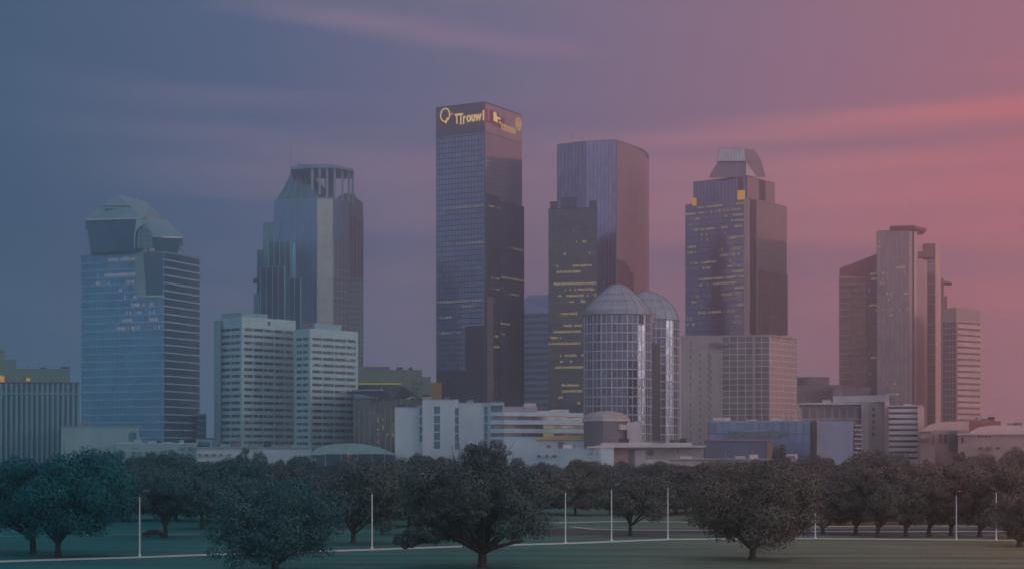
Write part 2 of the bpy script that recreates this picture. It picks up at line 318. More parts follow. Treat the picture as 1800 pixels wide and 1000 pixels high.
strip_path('rear_path', [Q(p, yD(y)) for p, y in [(-200,943),(90,941),(230,939.5),(400,937.5),(700,931),(860,922)]], 1.3, .06, mat('worn_path', (.14,.22,.21), .9))
# ================================================================== BUILDINGS (left to right)
# --- finned office block, far left
mFin = mat('concrete_blue_grey', (.15,.34,.36), .85); D = 900; r = root('office_block', 'wide pale office block with tall vertical fins, left edge', 'building', (*Q(60, D), 0))
poly = ccw([Q(-70, D), Q(139, D+4), Q(139, D+60), Q(-70, D+60)]); zt = Zp(673, D)
mb = MB(); mb.prism(poly, 0, zt-.01, um=2.7, vm=30); mb.build('dark_glazing', gBlueDark, r)
a, b = Vector(Q(-70, D)), Vector(Q(139, D+4)); n = 23; m = MB()
for i in range(n+1):
    c = a+(b-a)*(i/n); h = (b-a).normalized()*.55; o = MB(); o.wallbox(c-h, c+h, 0, zt-.3, 1.5, -.1); o.build('fin', mFin, r)
m = MB(); m.wallbox(a, b, Zp(692, D), Zp(689, D), .9, -.05); m.build('ledge', mConc, r)
m = MB(); m.prism(off(poly, .3), zt-.3, zt+.5); m.build('roof_edge', mDarkM, r)
m = MB(); m.prism(ccw([Q(-70, D+8), Q(123, D+10), Q(123, D+45), Q(-70, D+45)]), zt+.5, Zp(646, D)); m.build('penthouse', mConcD, r)
m = MB(); m.prism(ccw([Q(-60, D+14), Q(28, D+14), Q(28, D+40), Q(-60, D+40)]), Zp(646, D), Zp(629, D)); m.build('rooftop_block', mConcD, r)
m = MB(); cx, cy = Q(-6, D+20); m.tube((cx, cy, Zp(629, D)), (cx, cy, Zp(611, D)), 4.4, 4.4, 20); m.build('rooftop_drum', mConcD, r)
m = MB(); m.wallbox(Q(-6, D), Q(8, D), Zp(671, D), Zp(660, D), 1.3, .2); m.build('lit_panel', eOr, r)
m = MB(); x0, y0 = Q(49, D+9.5); m.box(x0-1.4, x0+1.4, y0-.3, y0+.1, Zp(668, D), Zp(662, D)); m.build('lit_panel', eOr, r)
# --- low podium with slit windows
D = 850; r = root('podium_building', 'low grey podium with narrow slit windows below the tall blue tower', 'building', (*Q(176, D), 0))
poly = ccw([Q(108, D), Q(244, D-3), Q(244, D+55), Q(108, D+55)]); zt = Zp(751, D)
m = MB(); m.prism(poly, 0, zt); m.build('wall', mConc, r)
m = MB(); m.prism(off(poly, .25), zt, zt+.7); m.build('roof', mSteel, r)
for i in range(7):
    x = 112+i*8.6; o = MB(); o.wallbox(Q(x, D), Q(x+4.2, D), Zp(812, D), Zp(774, D), .12, -.3); o.build('window', gStrip, r)
o = MB(); o.wallbox(Q(226, D-3), Q(240, D-3), Zp(777, D), Zp(759, D), .15, -.3); o.build('window', gBlueDark, r)
o = MB(); o.wallbox(Q(222, D-3), Q(226, D-3), Zp(779, D), Zp(757, D), .3, -.3); o.build('pilaster', mConc, r)
m = MB(); m.box(*[Q(200, D)[0], Q(232, D)[0]], D+5, D+20, zt+.7, Zp(745, D)); m.build('rooftop_block', mConcD, r)
# --- low white block
D = 820; r = root('low_building', 'long low white building with two small windows below blue tower', 'building', (*Q(275, D), 0))
poly = ccw([Q(205, D), Q(345, D-4), Q(345, D+40), Q(205, D+40)]); zt = Zp(780, D)
m = MB(); m.prism(poly, 0, zt); m.build('wall', mConc, r); m = MB(); m.prism(off(poly, .4), zt, zt+.5); m.build('roof', mWhite, r)
for x in (317, 331): o = MB(); o.wallbox(Q(x, D-4), Q(x+8, D-4), Zp(791, D), Zp(785, D), .1, -.3); o.build('window', gStrip, r)
for i in range(8): o = MB(); o.wallbox(Q(232+i*3.4, D-1), Q(234+i*3.4, D-1), Zp(789, D), Zp(786, D), .15, -.3); o.build('window', gStrip, r)
D = 840; r = root('plant_building', 'small dark flat roofed block between blue tower and white twins', 'building', (*Q(358, D), 0))
poly = ccw([Q(345, D), Q(372, D), Q(376, D+25), Q(345, D+25)]); m = MB(); m.prism(poly, 0, Zp(771, D)); m.build('wall', mSteel, r); m = MB(); m.prism(off(poly, .3), Zp(771, D), Zp(769, D)); m.build('roof', mDarkM, r)
o = MB(); o.wallbox(Q(348, D), Q(369, D), Zp(786, D), Zp(775, D), .1, -.2); o.build('window', gBlueDark, r)
# --- T1 blue tower with flared crown
D = 1200; r = root('glass_tower', 'blue glass tower with flared crown and peaked hipped roof', 'tower', (*Q(260, D), 0))
poly = fp(288, 143, 350, D, 22); zt = Zp(444, D); flo = 4.0
mass(r, poly, 0, zt, gBlue, mMulB, fl=5.35, bh=1.0, bo=.3, mod=2.2, verm=mMulB, vw=.16, vo=.14, roofm=mSteel, parapet=1.0)
# right face: that side's shade put into a darker glazing layer, proud
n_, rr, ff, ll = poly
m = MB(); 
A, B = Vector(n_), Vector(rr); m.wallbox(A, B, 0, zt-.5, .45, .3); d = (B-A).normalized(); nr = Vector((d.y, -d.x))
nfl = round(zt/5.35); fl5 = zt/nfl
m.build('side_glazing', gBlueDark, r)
m = MB()
for k in range(nfl): m.wallbox(A, B, k*fl5, k*fl5+1.0, .9, .3)
m.build('side_bands', mMulB, r)
lit(r, ll, n_, 0, fl5, [(450,.08,.9,.35),(463,.1,.9,.35),(478,.1,.95,.6),(492,.1,.9,.3),(509,.05,.6,.4),(521,.3,1,.7),(538,.6,1,.6),(548,.5,1,.5),(560,.5,1,.6),(578,.3,1,.4)], D, 1.5, .5, 3, out=.16, mats=(eWhite, eWhite, eDim))
# slanted light panel cut into the top corner
lx = lambda px: (Vector(ll)+(Vector(n_)-Vector(ll))*((px-143)/145))
def on(rt, name, pts, m, th=.6, o=.25):
    """flat-fronted panel on the left face: pts are (photo column, photo row) pairs"""
    A, B = Vector(ll), Vector(n_); d = (B-A).normalized(); nr = Vector((d.y, -d.x)); mb = MB(); fr = []; bk = []
    for px, py in pts:
        k = (px-900)/F; t = (k*A.y-A.x)/(d.x-k*d.y); p = A+d*t; z = Zp(py, p.y); f = p+nr*(o+th); g = p+nr*o; fr.append((f.x, f.y, z)); bk.append((g.x, g.y, z))
    mb.face(fr); mb.face(bk[::-1]); n = len(fr)
    for i in range(n): j = (i+1) % n; mb.face([fr[i], bk[i], bk[j], fr[j]])
    return mb.build(name, m, rt)
on(r, 'slanted_panel', [(240,520),(258,520),(252,441),(239,441)], mConc)
on(r, 'corner_glazing', [(259,519),(286,519),(286,446),(253,446)], gBlueDark, .3, .2)
on(r, 'ledge', [(242,524),(287,524),(287,521),(242,521)], mConc, .9)
ztop = zt+1
m = MB(); m.loft(ccw([Q(160, 1212), Q(238, 1206), Q(238, 1240), Q(160, 1244)]), Zp(441, D), ccw([Q(152, 1206), Q(246, 1198), Q(246, 1244), Q(152, 1250)]), Zp(386, D), um=1.6, vm=4); m.build('crown_glazing', G('glass_crown', (.03,.16,.25), (.07,.26,.36), metal=.2), r)
m = MB()
for i in range(1, 13): 
    t = i/13; a = Vector(P3(160+78*t, 437, 1212-6*t-.1)); b = Vector(P3(152+94*t, 400, 1207.5-7.6*t-.1)); m.tube(a, b, .14, .14, 4)
for y in (402, 411, 420, 429): t = (437-y)/51; m.tube(P3(160-8*t, y, 1212-6*t-.15), P3(238+8*t, y, 1206-8*t-.15), .14, .14, 4)
m.build('crown_mullions', mMulB, r)
m = MB(); m.loft(ccw([Q(150, 1205), Q(248, 1197), Q(248, 1246), Q(150, 1252)]), Zp(386, D), ccw([Q(150, 1205), Q(248, 1197), Q(248, 1246), Q(150, 1252)]), Zp(383.5, D)); m.build('eaves', mSteelL, r)
hull('roof', [P3(151,384,1206), P3(250,384,1198), P3(270,384,1246), P3(151,384,1252), P3(179,361,1212), P3(228,361,1208), P3(262,365,1216), P3(262,364,1240), P3(290,385.5,1236), P3(180,361,1245)], mSteel, r)
hull('upper_roof', [P3(176,362,1211), P3(228,362,1206), P3(290,386,1232), P3(262,364,1243), P3(180,362,1246), P3(207,341,1218), P3(212,342,1232), P3(258,356,1228)], mSteel, r)
m = MB()
for i in range(9): m.box(Q(186+i*4.4, 1209)[0], Q(188.6+i*4.4, 1209)[0], 1207.5, 1209, Zp(371, D), Zp(364, D))
m.build('roof_louvres', mDarkM, r)
m = MB(); m.loft(ccw([Q(240, 1206), Q(312, 1216), Q(312, 1250), Q(240, 1250)]), Zp(442, D), ccw([Q(238, 1200), Q(319, 1209), Q(319, 1254), Q(238, 1254)]), Zp(416, D), um=1.6, vm=4); m.build('crown_glazing', G('glass_crown', (.03,.16,.25), (.07,.26,.36), metal=.2), r)
m = MB(); m.loft(ccw([Q(284, 1204), Q(321, 1208), Q(321, 1255), Q(284, 1255)]), Zp(417, D), ccw([Q(284, 1204), Q(321, 1208), Q(321, 1255), Q(284, 1255)]), Zp(413.5, D)); m.build('eaves', mSteelL, r)
hull('roof', [P3(245,416,1201), P3(320,414,1209), P3(320,414,1254), P3(244,414,1254), P3(256,384,1206), P3(290,386,1222), P3(292,386,1240), P3(254,384,1240)], mSteel, r)
arc = [(240,437),(240,420),(243,409),(250,402),(257,401),(264,405),(268,413),(269,437)]
m = MB(); fr = [P3(x, y, 1199.5) for x, y in arc]; bk = [P3(x, y, 1203) for x, y in arc]; m.face(fr[::-1]); m.face(bk)
for i in range(len(arc)): j = (i+1) % len(arc); m.face([fr[i], bk[i], bk[j], fr[j]])
m.build('arched_window', gBlueDark, r)
m = MB()
for x in (245, 250, 255, 260, 265): m.tube(P3(x, 436, 1199.3), P3(x, 406, 1199.3), .12, .12, 4)
for y in (412, 420, 428): m.tube(P3(241, y, 1199.3), P3(268, y, 1199.3), .12, .12, 4)
m.build('window_bars', mMulB, r)
cur = [(239,386),(262,386),(257,392),(248,397),(241,404),(238,413),(237.5,437),(235,437),(235.5,412),(238,400)]
m = MB(); fr = [P3(x, y, 1197) for x, y in cur]; bk = [P3(x, y, 1200) for x, y in cur]; m.face(fr[::-1]); m.face(bk)
for i in range(len(cur)): j = (i+1) % len(cur); m.face([fr[i], bk[i], bk[j], fr[j]])
m.build('curved_fascia', mConc, r)
m = MB(); m.tube(P3(322,444,1240), P3(316,436,1240), .4, .3, 6); m.build('rooftop_mast', mDarkM, r)
# small slab beside T1
D = 1230; r = root('slim_block', 'slim dark block peeking out right of the blue tower', 'building', (*Q(355, D), 0))
poly = ccw([Q(346, D), Q(362, D), Q(362, D+30), Q(346, D+30)]); mass(r, poly, 0, Zp(729, D), gBlueDark, mSteel, fl=4.5, bh=.8, verm=mMulD, mod=2.5)
# --- T2 stepped teal tower with open colonnade crown
r = root('stepped_tower', 'stepped teal glass tower with open colonnade crown and thin mast', 'tower', (*Q(545, 1350), 0))
sh = ccw([Q(482, 1362), Q(557, 1350), Q(585, 1352), Q(613, 1374), Q(613, 1410), Q(482, 1410)])
zt = Zp(349, 1350)
mass(r, sh, 0, zt, gSteelB, mMulD, fl=4.2, bh=.3, bo=.08, mod=1.9, verm=mMulB, vw=.14, vo=.2, roofm=mSteel, parapet=.8)
m = MB(); m.wallbox(Q(557.6, 1350), Q(585, 1352), 0, zt-.4, .5, .1); m.build('stone_corner', mCream, r)
m = MB(); A, B = Q(557.6, 1350), Q(585, 1352)
for k in range(int(zt/8.4)): m.wallbox(A, B, k*8.4+3, k*8.4+3.25, .56, .4)
m.build('stone_joints', mConcD, r)
m = MB(); m.wallbox(Q(585.5, 1352.4), Q(612, 1373), 0, Zp(424, 1360), .6, .3, 0); m.build('side_glazing', gTeal, r)
m = MB()
for k in range(31): m.wallbox(Q(585.5, 1352.4), Q(612, 1373), k*5.4, k*5.4+.4, .8, .3)
for t in (0, .25, .5, .75, 1):
    a = Vector(Q(585.5, 1352.4)); b = Vector(Q(612, 1373)); c = a+(b-a)*t; h = (b-a).normalized()*.15; m.wallbox(c-h, c+h, 0, Zp(424, 1360), .82, .3)
m.build('side_mullions', mMulB, r)
for (x0, x1, yt, DD, gm) in ((463,500,392,1376,gTeal),(452,500,440,1384,gTeal),(472,511,424,1356,gTeal),(446,480,517,1366,gTeal),(498,528,490,1351,gTeal),(458,500,470,1353,gTeal)):
    mass(r, ccw([Q(x0, DD+1), Q(x1, DD-4), Q(x1, 1408), Q(x0, 1408)]), 0, Zp(yt, DD), gm, None, fl=4.2, mod=4.5, verm=mMulB, vw=.22, vo=.3, roofm=mSteel, parapet=.5)
rb = ccw([Q(600, 1384), Q(613.5, 1378), Q(638.5, 1392), Q(638.5, 1425), Q(600, 1425)])
mass(r, rb, 0, Zp(490, 1385), gTeal, mMulB, fl=4.4, bh=.35, mod=3.2, verm=mMulB, vw=.25, roofm=mMulB, parapet=.4)
mass(r, off(rb, -.4), Zp(489, 1385), Zp(382, 1385), gWarm, None, fl=4.4, mod=4.0, verm=mTaupe, vw=1.6, vo=.6, roofm=mTaupe, parapet=.4)
prof = [(0,486,584,349),(0,497,572,331),(0,505,558,314),(0,510,547,301),(0,512,541,295)]
m = MB()
for i in range(4):
    _, a0, b0, y0 = prof[i]; _, a1, b1, y1 = prof[i+1]
    def pl(a_, b_, t): return ccw([Q(a_, 1362+3*t), Q(a_+(b_-a_)*.68, 1352+6*t), Q(b_, 1358+5*t), Q(b_, 1404-6*t), Q(a_, 1404-6*t)])
    m.loft(pl(a0, b0, i), Zp(y0, 1352)+.8, pl(a1, b1, i+1), Zp(y1, 1352)+.8, um=2, vm=4, top=(i == 3), bot=(i == 0))
m.build('flared_roof', gTeal, r)
m = MB()
for t in (.15, .3, .45, .6, .75, .9, 1.0):
    pts = []
    for i, (_, a_, b_, y_) in enumerate(prof):
        x = a_+(b_-a_)*t; dd = 1352+5*i+(10*(1-t/.68) if t < .68 else 6*(t-.68)/.32)-.5; pts.append(P3(x, y_, dd))
    for p, q in zip(pts, pts[1:]): m.tube(p, q, .22, .2, 4)
m.build('roof_ribs', mConc, r)
m = MB(); pol = ccw([Q(511, 1362), Q(550, 1354), Q(590, 1354), Q(622, 1372), Q(622, 1408), Q(511, 1408)]); m.loft(pol, Zp(297.5, 1360), off(pol, -.5), Zp(293, 1360)); m.build('canopy_slab', mSteel, r)
m = MB(); m.prism(off(pol, -5), Zp(293, 1360), Zp(290, 1360)); m.build('canopy_top', mConcD, r)
for (x, dd) in ((549,1357),(562,1357),(575,1357.5),(588.5,1358.5),(602,1366),(613,1373),(620,1378),(620,1395),(602,1400),(584,1402)):
    m = MB(); q = Q(x, dd); m.box(q[0]-.85, q[0]+.85, q[1]-.85, q[1]+.85, zt, Zp(297.5, 1360)+.5); m.build('column', mConc, r)
m = MB(); m.prism(ccw([Q(571, 1378), Q(589, 1378), Q(589, 1396), Q(571, 1396)]), zt, Zp(298, 1360)+.2); m.build('core_wall', mTaupe, r)
m = MB(); m.tube(P3(548,310,1372), P3(576,312,1372), .9, .9, 6); m.build('roof_beam', mDarkM, r)
vault = []
for k in range(9):
    t = k/8; x = 583+55*t; y = 384-44*sin(min(pi/2+.9, t*2.1+.55)); vault += [P3(x, min(y, 384), 1372+22*t), P3(x, min(y, 384), 1418)]
vault += [P3(583, 390, 1372), P3(638.5, 390, 1390), P3(583, 390, 1420), P3(638.5, 390, 1420)]
hull('vaulted_roof', vault, mTaupe, r)
m = MB(); m.tube(P3(621,340,1388), P3(638,382,1390), .8, .8, 6); m.tube(P3(549,335,1356), P3(558,350,1351), .7, .7, 6); m.build('roof_brace', mConcD, r)
m = MB(); m.tube(P3(511.5,296,1370), P3(511.5,226,1370), .16, .05, 6); m.tube(P3(525,292,1370), P3(525,283,1370), .3, .15, 6); m.tube(P3(520,290,1370), P3(545,290.5,1370), .25, .25, 6); m.build('mast', mDarkM, r)
m = MB(); q = Q(449, 1370); m.box(q[0]-1.6, q[0]+3.5, q[1]-2, q[1]+2, Zp(498, 1370), Zp(490, 1370)); m.build('rooftop_unit', mDarkM, r)
# --- T3 twin white slab blocks
def white_block(label, c, l, rr_, D, ytop, th, mech, seed, nf):
    r = root('banded_office_block', label, 'building', (*Q(c, D), 0), 'twin white banded office blocks')
    poly = fp(c, l, rr_, D, th); zt = Zp(ytop, D); band0 = zt-5.0 if c > 500 else zt-6.5
    fl = (band0)/nf
    mass(r, poly, 0, band0, gStrip, mWhiteB, fl=fl, bh=fl*.56, bo=.35, mod=1.45, strip=True, roofm=mWhiteB, parapet=.3)
    m = MB(); m.prism(off(poly, .34), band0+.3, zt); m.build('attic_wall', mWhiteB, r)
    m = MB()
    for (a, b) in ((poly[3], poly[0]), (poly[0], poly[1])):
        a = Vector(a); b = Vector(b); l_ = (b-a).length; d = (b-a)/l_; n = max(2, round(l_/9))
        for j in range(n+1):
            c_ = a+d*(l_*j/n); w = .9 if j in (0, n) else .35
            if j == 0: c_ = c_+d*.6
            if j == n: c_ = c_-d*.6
            m.wallbox(c_-d*w, c_+d*w, 0, band0, .30, -.05)
    m.build('piers', mWhiteB, r)
    rnd = random.Random(seed); m = MB()
    for (a, b) in ((poly[3], poly[0]), (poly[0], poly[1])):
        a = Vector(a); b = Vector(b); l_ = (b-a).length; d = (b-a)/l_; n = round(l_/1.45)
        for k in range(nf):
            for j in range(n):
                c_ = a+d*(l_*j/n); m.wallbox(c_-d*.07, c_+d*.07, k*fl+fl*.56, (k+1)*fl, .15, -.05)
                if rnd.random() < .12: m.wallbox(c_, c_+d*(l_/n), k*fl+fl*(.56+.2*rnd.random()), (k+1)*fl, .08, -.02, 1)
    m.build('window_frames', [mMulD, mConc], r)
    return r, poly, zt
r, poly, zt = white_block('taller left one of the two white banded office blocks', 425, 387, 518, 1000, 556, 42, True, 5, 23)
m = MB(); m.prism(ccw([Q(376, 1012), Q(388, 1008), Q(388, 1060), Q(376, 1060)]), 0, Zp(563, 1010), um=3, vm=3.4); m.build('setback_wing', mWhiteD, r)
m = MB()
for k in range(23): m.wallbox(Q(377.5, 1012), Q(386, 1009), 4+k*3.55, 5.2+k*3.55, .1, -.2)
m.build('wing_windows', gStrip, r)
m = MB(); m.prism(fp(425, 390, 470, 1000.5, 42), zt, Zp(548.5, 1000)); m.build('penthouse', mWhiteD, r)
m = MB(); q = Vector(poly[0])+(Vector(poly[1])-Vector(poly[0]))*.5; d = (Vector(poly[1])-Vector(poly[0])).normalized(); m.wallbox(q-d*.9, q+d*.9, zt-4.2, zt-1.8, .5, .2); m.build('vent', mDarkM, r)
r, poly, zt = white_block('lower right one of the two white banded office blocks', 545, 519, 628, 985, 577, 42, True, 6, 22)
m = MB(); m.prism(fp(553, 528, 600, 1003, 42), zt, Zp(568, 1003)); m.build('penthouse', mWhiteD, r)
m = MB(); q = Q(539, 1006); m.box(q[0]-3, q[0]+3, q[1]-2, q[1]+3, zt, Zp(567, 1000)); m.build('rooftop_unit', mTaupe, r)
# --- white low hall with arched roof below the twins
D = 780; r = root('arched_hall', 'low white hall with shallow arched roof in front of banded blocks', 'building', (*Q(620, D), 0))
m = MB(); m.prism(ccw([Q(345, D+15), Q(548, D+8), Q(548, D+60), Q(345, D+60)]), 0, Zp(787, D+10)); m.build('wall', mWhite, r)
m = MB(); m.prism(ccw([Q(343, D+14), Q(548, D+7), Q(548, D+61), Q(343, D+61)]), Zp(787, D+10), Zp(785, D+10)); m.build('roof', mConc, r)
m = MB(); m.prism(ccw([Q(556, D), Q(690, D+3), Q(690, D+40), Q(556, D+40)]), 0, Zp(796, D), um=3, vm=3); m.build('glass_wall', gBlueDark, r)
m = MB(); ar = [(545, 796), (556, 788), (572, 782), (592, 779), (615, 778.5), (640, 780), (665, 785), (685, 793), (698, 799)]
for i in range(len(ar)-1):
    (x0, y0), (x1, y1) = ar[i], ar[i+1]
    for (dd0, dd1, k) in ((D-6, D+45, 0),):
        pts = [P3(x0, y0, D-6), P3(x1, y1, D-6), P3(x1, y1, D+45), P3(x0, y0, D+45)]; lo = [(p[0], p[1], Zp(797.5 if 1 < i < 7 else 799, D)) for p in pts]
        m.face(pts); m.face([lo[0], lo[1], pts[1], pts[0]]); m.face(lo[::-1]); m.face([lo[2], lo[3], pts[3], pts[2]])
m.build('arched_roof', mConc, r)
m = MB()
for x in (572, 600, 628, 654, 676): q = Q(x, D-.3); m.box(q[0]-.2, q[0]+.2, q[1]-.2, q[1]+.2, 0, Zp(797, D))
m.build('mullions', mWhite, r)
r = root('sign_pylon', 'pink pylon standing in front of the arched white hall', 'pylon', (*Q(614, 740), 0))
q = Q(614, 740); m = MB(); m.box(q[0]-.9, q[0]+.9, q[1]-.6, q[1]+.6, 0, Zp(797, 740)); m.build('shaft', mPink, r); m = MB(); m.box(q[0]-1.1, q[0]+1.1, q[1]-.8, q[1]+.8, Zp(797, 740), Zp(796, 740)); m.build('cap', mPinkW, r)
# --- beige block behind, centre left
D = 1050; r = root('stepped_block', 'stepped beige block with a yellow lit window row behind gabled building', 'building', (*Q(690, D), 0))
m = MB(); m.prism(ccw([Q(610, D), Q(742, D+4), Q(742, D+50), Q(610, D+50)]), 0, Zp(649, D)); m.build('wall', mConcD, r)
m = MB(); m.prism(ccw([Q(742, D+5), Q(757, D+6), Q(757, D+50), Q(742, D+50)]), 0, Zp(661, D)); m.build('side_wing', mConcD, r)
m = MB(); m.prism(ccw([Q(622, D+12), Q(685, D+14), Q(685, D+40), Q(622, D+40)]), Zp(649, D), Zp(642, D)); m.build('penthouse', mTaupe, r)
for i in range(15): o = MB(); o.wallbox(Q(629+i*4.9, D), Q(632.8+i*4.9, D), Zp(683, D), Zp(676, D), .15, -.2); o.build('window', gDark, r)
o = MB(); o.wallbox(Q(624, D-1), Q(706, D), Zp(675.5, D), Zp(673, D), 1.0, .2); o.build('lit_cornice', emis('lit_green_yellow', lin((170,175,70)), .35), r)
for (x, y) in ((725,670),(732,671),(739,672),(725,680),(732,681),(725,687),(732,688)): o = MB(); o.wallbox(Q(x, D+3.2), Q(x+4, D+3.3), Zp(y+3, D), Zp(y, D), .15, -.2); o.build('window', gDark, r)
o = MB(); o.wallbox(Q(742.5, D+5), Q(756, D+6), Zp(696, D), Zp(692, D), .15, -.2); o.build('window', gDark, r)
r = root('lit_block', 'narrow amber lit building squeezed beside the sign tower base', 'building', (*Q(763, 1120), 0)); mass(r, ccw([Q(756, 1120), Q(776, 1120), Q(776, 1150), Q(756, 1150)]), 0, Zp(675, 1120), mat('amber_render', (.38,.27,.08), .8), mTanM, fl=4, bh=.4, verm=mTanM, mod=4)
# --- dark gabled glass building
D = 960; r = root('gabled_building', 'dark glass building with sloping gable roof and scattered lit windows', 'building', (*Q(685, D), 0))
poly = ccw([Q(622, D), Q(706, D-8), Q(742, D+20), Q(742, D+60), Q(622, D+60)])
mass(r, poly, 0, Zp(701, D), gOlive, None, fl=4, mod=3.2, verm=mConcD, vw=.7, vo=.4, roofm=mDarkM, parapet=.3)
m = MB(); m.prism(ccw([Q(622, D-1.5), Q(690, D-9), Q(700, D), Q(622, D+50)]), Zp(701, D)+.3, Zp(688, D), um=3, vm=4); m.build('top_glazing', gTeal, r)
m = MB(); m.wallbox(Q(620, D-2), Q(672, D-9), Zp(687.5, D), Zp(684.5, D), 1, -3); m.build('roof_edge', mWhiteD, r)
hull('gable_roof', [P3(620,686,D-2), P3(672,685,D-8), P3(708,678,D-9.5), P3(742,700,D+19), P3(742,703,D+20), P3(690,703,D-9), P3(620,690,D-2), P3(708,678,D+50), P3(742,700,D+60), P3(620,686,D+60), P3(742,703,D+60), P3(620,690,D+60)], mat('dark_slate', (.06,.09,.10), .5), r)
for t in range(2):
    m = MB()
    pts = [P3(698+t*5, 716, D-1+t*3), P3(710+t*5, 703, D-4+t*4), P3(722+t*3, 697, D+2+t*4), P3(732, 700, D+11)]
    for a, b in zip(pts, pts[1:]): m.tube(a, b, .3, .3, 5)
    m.build('curved_rib', mConc, r)
rnd = random.Random(8)
for i in range(24):
    x = rnd.choice([635,649,657,663,672,680,686,690]); y = rnd.uniform(712, 782); m = MB(); t = (x-622)/84
    m.wallbox(Q(x, D-8*t), Q(x+2.6, D-8*t-.2), Zp(y+3.4, D), Zp(y, D), .35, .1); m.build('lit_window', rnd.choice([eDim, eWhite, eDim, emis('lit_green_yellow', lin((170,175,70)), .35)]), r)
for i in range(11): m = MB(); m.wallbox(Q(709, D-6), Q(721, D+3), Zp(722+i*7, D), Zp(720.6+i*7, D), .6, .1); m.build('balcony_slab', mConc, r)
# --- white hospital with banded wing
D = 800; r = root('hospital', 'large white building with window columns and curved banded wing', 'building', (*Q(790, D), 0))
for (x0, x1, yt, dd) in ((694,745,716,0),(742.5,806,703,-3),(806.5,886,708,1)):
    m = MB(); pol = ccw([Q(x0, D+dd), Q(x1, D+dd), Q(x1, D+60), Q(x0, D+60+dd*.1)]); m.prism(pol, 0, Zp(yt, D)); m.build('wall', mWhite, r)
    m = MB(); m.prism(off(pol, .2), Zp(yt, D), Zp(yt-1.2, D)); m.build('roof_edge', mWhiteD, r)
for (x0, x1, ys, dd) in ((737.5,742,[716,732,748,763],0),(763,773.5,[714,730,745,760,775],-3),(800,806,[717,732,747,762,776],-3),(851,857,[714,729,744,759,774],1)):
    for y in ys: m = MB(); m.wallbox(Q(x0, D+dd), Q(x1, D+dd), Zp(y+13, D), Zp(y, D), .12, -.3); m.build('window', gBlueDark, r)
for (yt, yb) in ((707.5,712.5),(724,731),(738,745.5),(753,760.5),(767,772)):
    m = MB(); arc_ = [Q(862, D-2), Q(886, D-4), Q(940, D+1 if yt > 710 else D), Q(985, D+8), Q(1026, D+14), Q(1026, D+50), Q(862, D+50)] if yt > 710 else [Q(862, D-2), Q(884, D-4), Q(884, D+50), Q(862, D+50)]
    m.prism(ccw(arc_), Zp(yb, D), Zp(yt, D)); m.build('spandrel', mWhite, r)
m = MB(); m.prism(ccw([Q(863, D+.5), Q(886, D-1.5), Q(940, D+4), Q(985, D+11), Q(1025, D+17), Q(1025, D+49), Q(863, D+49)]), 0, Zp(725, D), um=1.8, vm=4); m.build('wing_glazing', G('hospital_glass', (.05,.06,.07), (.38,.38,.38), metal=.2), r)
m = MB(); m.prism(ccw([Q(863, D+.5), Q(883.5, D-1.5), Q(883.5, D+40), Q(863, D+40)]), Zp(725, D)+.01, Zp(708, D)-.5, um=1.8, vm=4); m.build('top_window', gStrip, r)
for y in (731.5, 746): 
    m = MB(); m.wallbox(Q(955, D+3.6), Q(972, D+7), Zp(y+21, D), Zp(y+15, D), .6, -.2); m.build('lit_window_row', eDim, r)
mb = MB(); mb.prism(ccw([Q(886.3, D+2), Q(944, D+6), Q(944, D+50), Q(886.3, D+50)]), Zp(724, D), Zp(713.5, D), um=4, vm=9); mb.build('rooftop_glazing', G('smoky_glass', (.22,.24,.28), (.3,.3,.34), metal=.3), r)
for (x0, x1, y) in ((921,942,707),(968,1000,718),(944,968,720)): m = MB(); q = Q(x0, D+12); q2 = Q(x1, D+12); m.box(q[0], q2[0], D+12, D+25, Zp(726, D), Zp(y, D)); m.build('rooftop_block', mWhiteW, r)
m = MB(); m.prism(ccw([Q(884, 772), Q(1027, 772), Q(1027, 800), Q(884, 800)]), 0, Zp(772, 775)); m.build('front_wall', mWhite, r)
for (x0, x1, y0, y1) in ((961,968,781,806),(981,991.5,776,815)): m = MB(); m.wallbox(Q(x0, 772), Q(x1, 772), Zp(y1, 772), Zp(y0, 772), .12, -.3); m.build('window', mTaupe, r)
m = MB(); hp = [P3(941,773,771), P3(1027,772,771), P3(1027,764.5,776), P3(955,766,776), P3(1027,764.5,795), P3(955,766,795), P3(941,773,797), P3(1027,772,797)]; hull('tan_roof', hp, mTanM, r)
# --- T4 sign tower
D = 1300; r = root('sign_tower', 'tallest square glass tower with glowing gold lettering at its top', 'tower', (*Q(852, D), 0))
poly = fp(852, 767, 917, D, 30); zt = Zp(181, D)
mass(r, poly, 0, zt, gSlate, mMulD, fl=4.0, bh=.5, bo=.16, mod=3.0, verm=mMulD, vw=.36, vo=.2, roofm=mDarkM, parapet=.8)
nn_, rr, ff, ll = [Vector(p) for p in poly]
m = MB(); m.wallbox(nn_, rr, Zp(232, D), zt-.3, .5, .2); m.build('sign_band', mat('stone_band_lit', (.38,.24,.24), .5), r)  # lit right and shaded left side put into the band's two colours
m = MB(); m.wallbox(ll, nn_, Zp(232, D), zt-.3, .5, .2); m.build('sign_band', mat('stone_band_shaded', (.10,.10,.13), .5), r)
m = MB(); m.wallbox(nn_, rr, 0, Zp(233, D), .28, .2); m.build('sky_sheen_glazing', gSkySheen, r)  # right face overlaid with paler glass, its sky reflection put into the colour
m = MB(); d = (rr-nn_); L_ = d.length; d /= L_
for k in range(1, 62): m.wallbox(nn_, rr, k*4, k*4+.16, .34, .2)
for j in range(1, 22): c = nn_+d*(L_*j/22); m.wallbox(c-d*.06, c+d*.06, 0, Zp(236, D), .36, .2)
m.build('sky_sheen_mullions', mat('mullion_sky_sheen', (.30,.27,.27), .5), r)
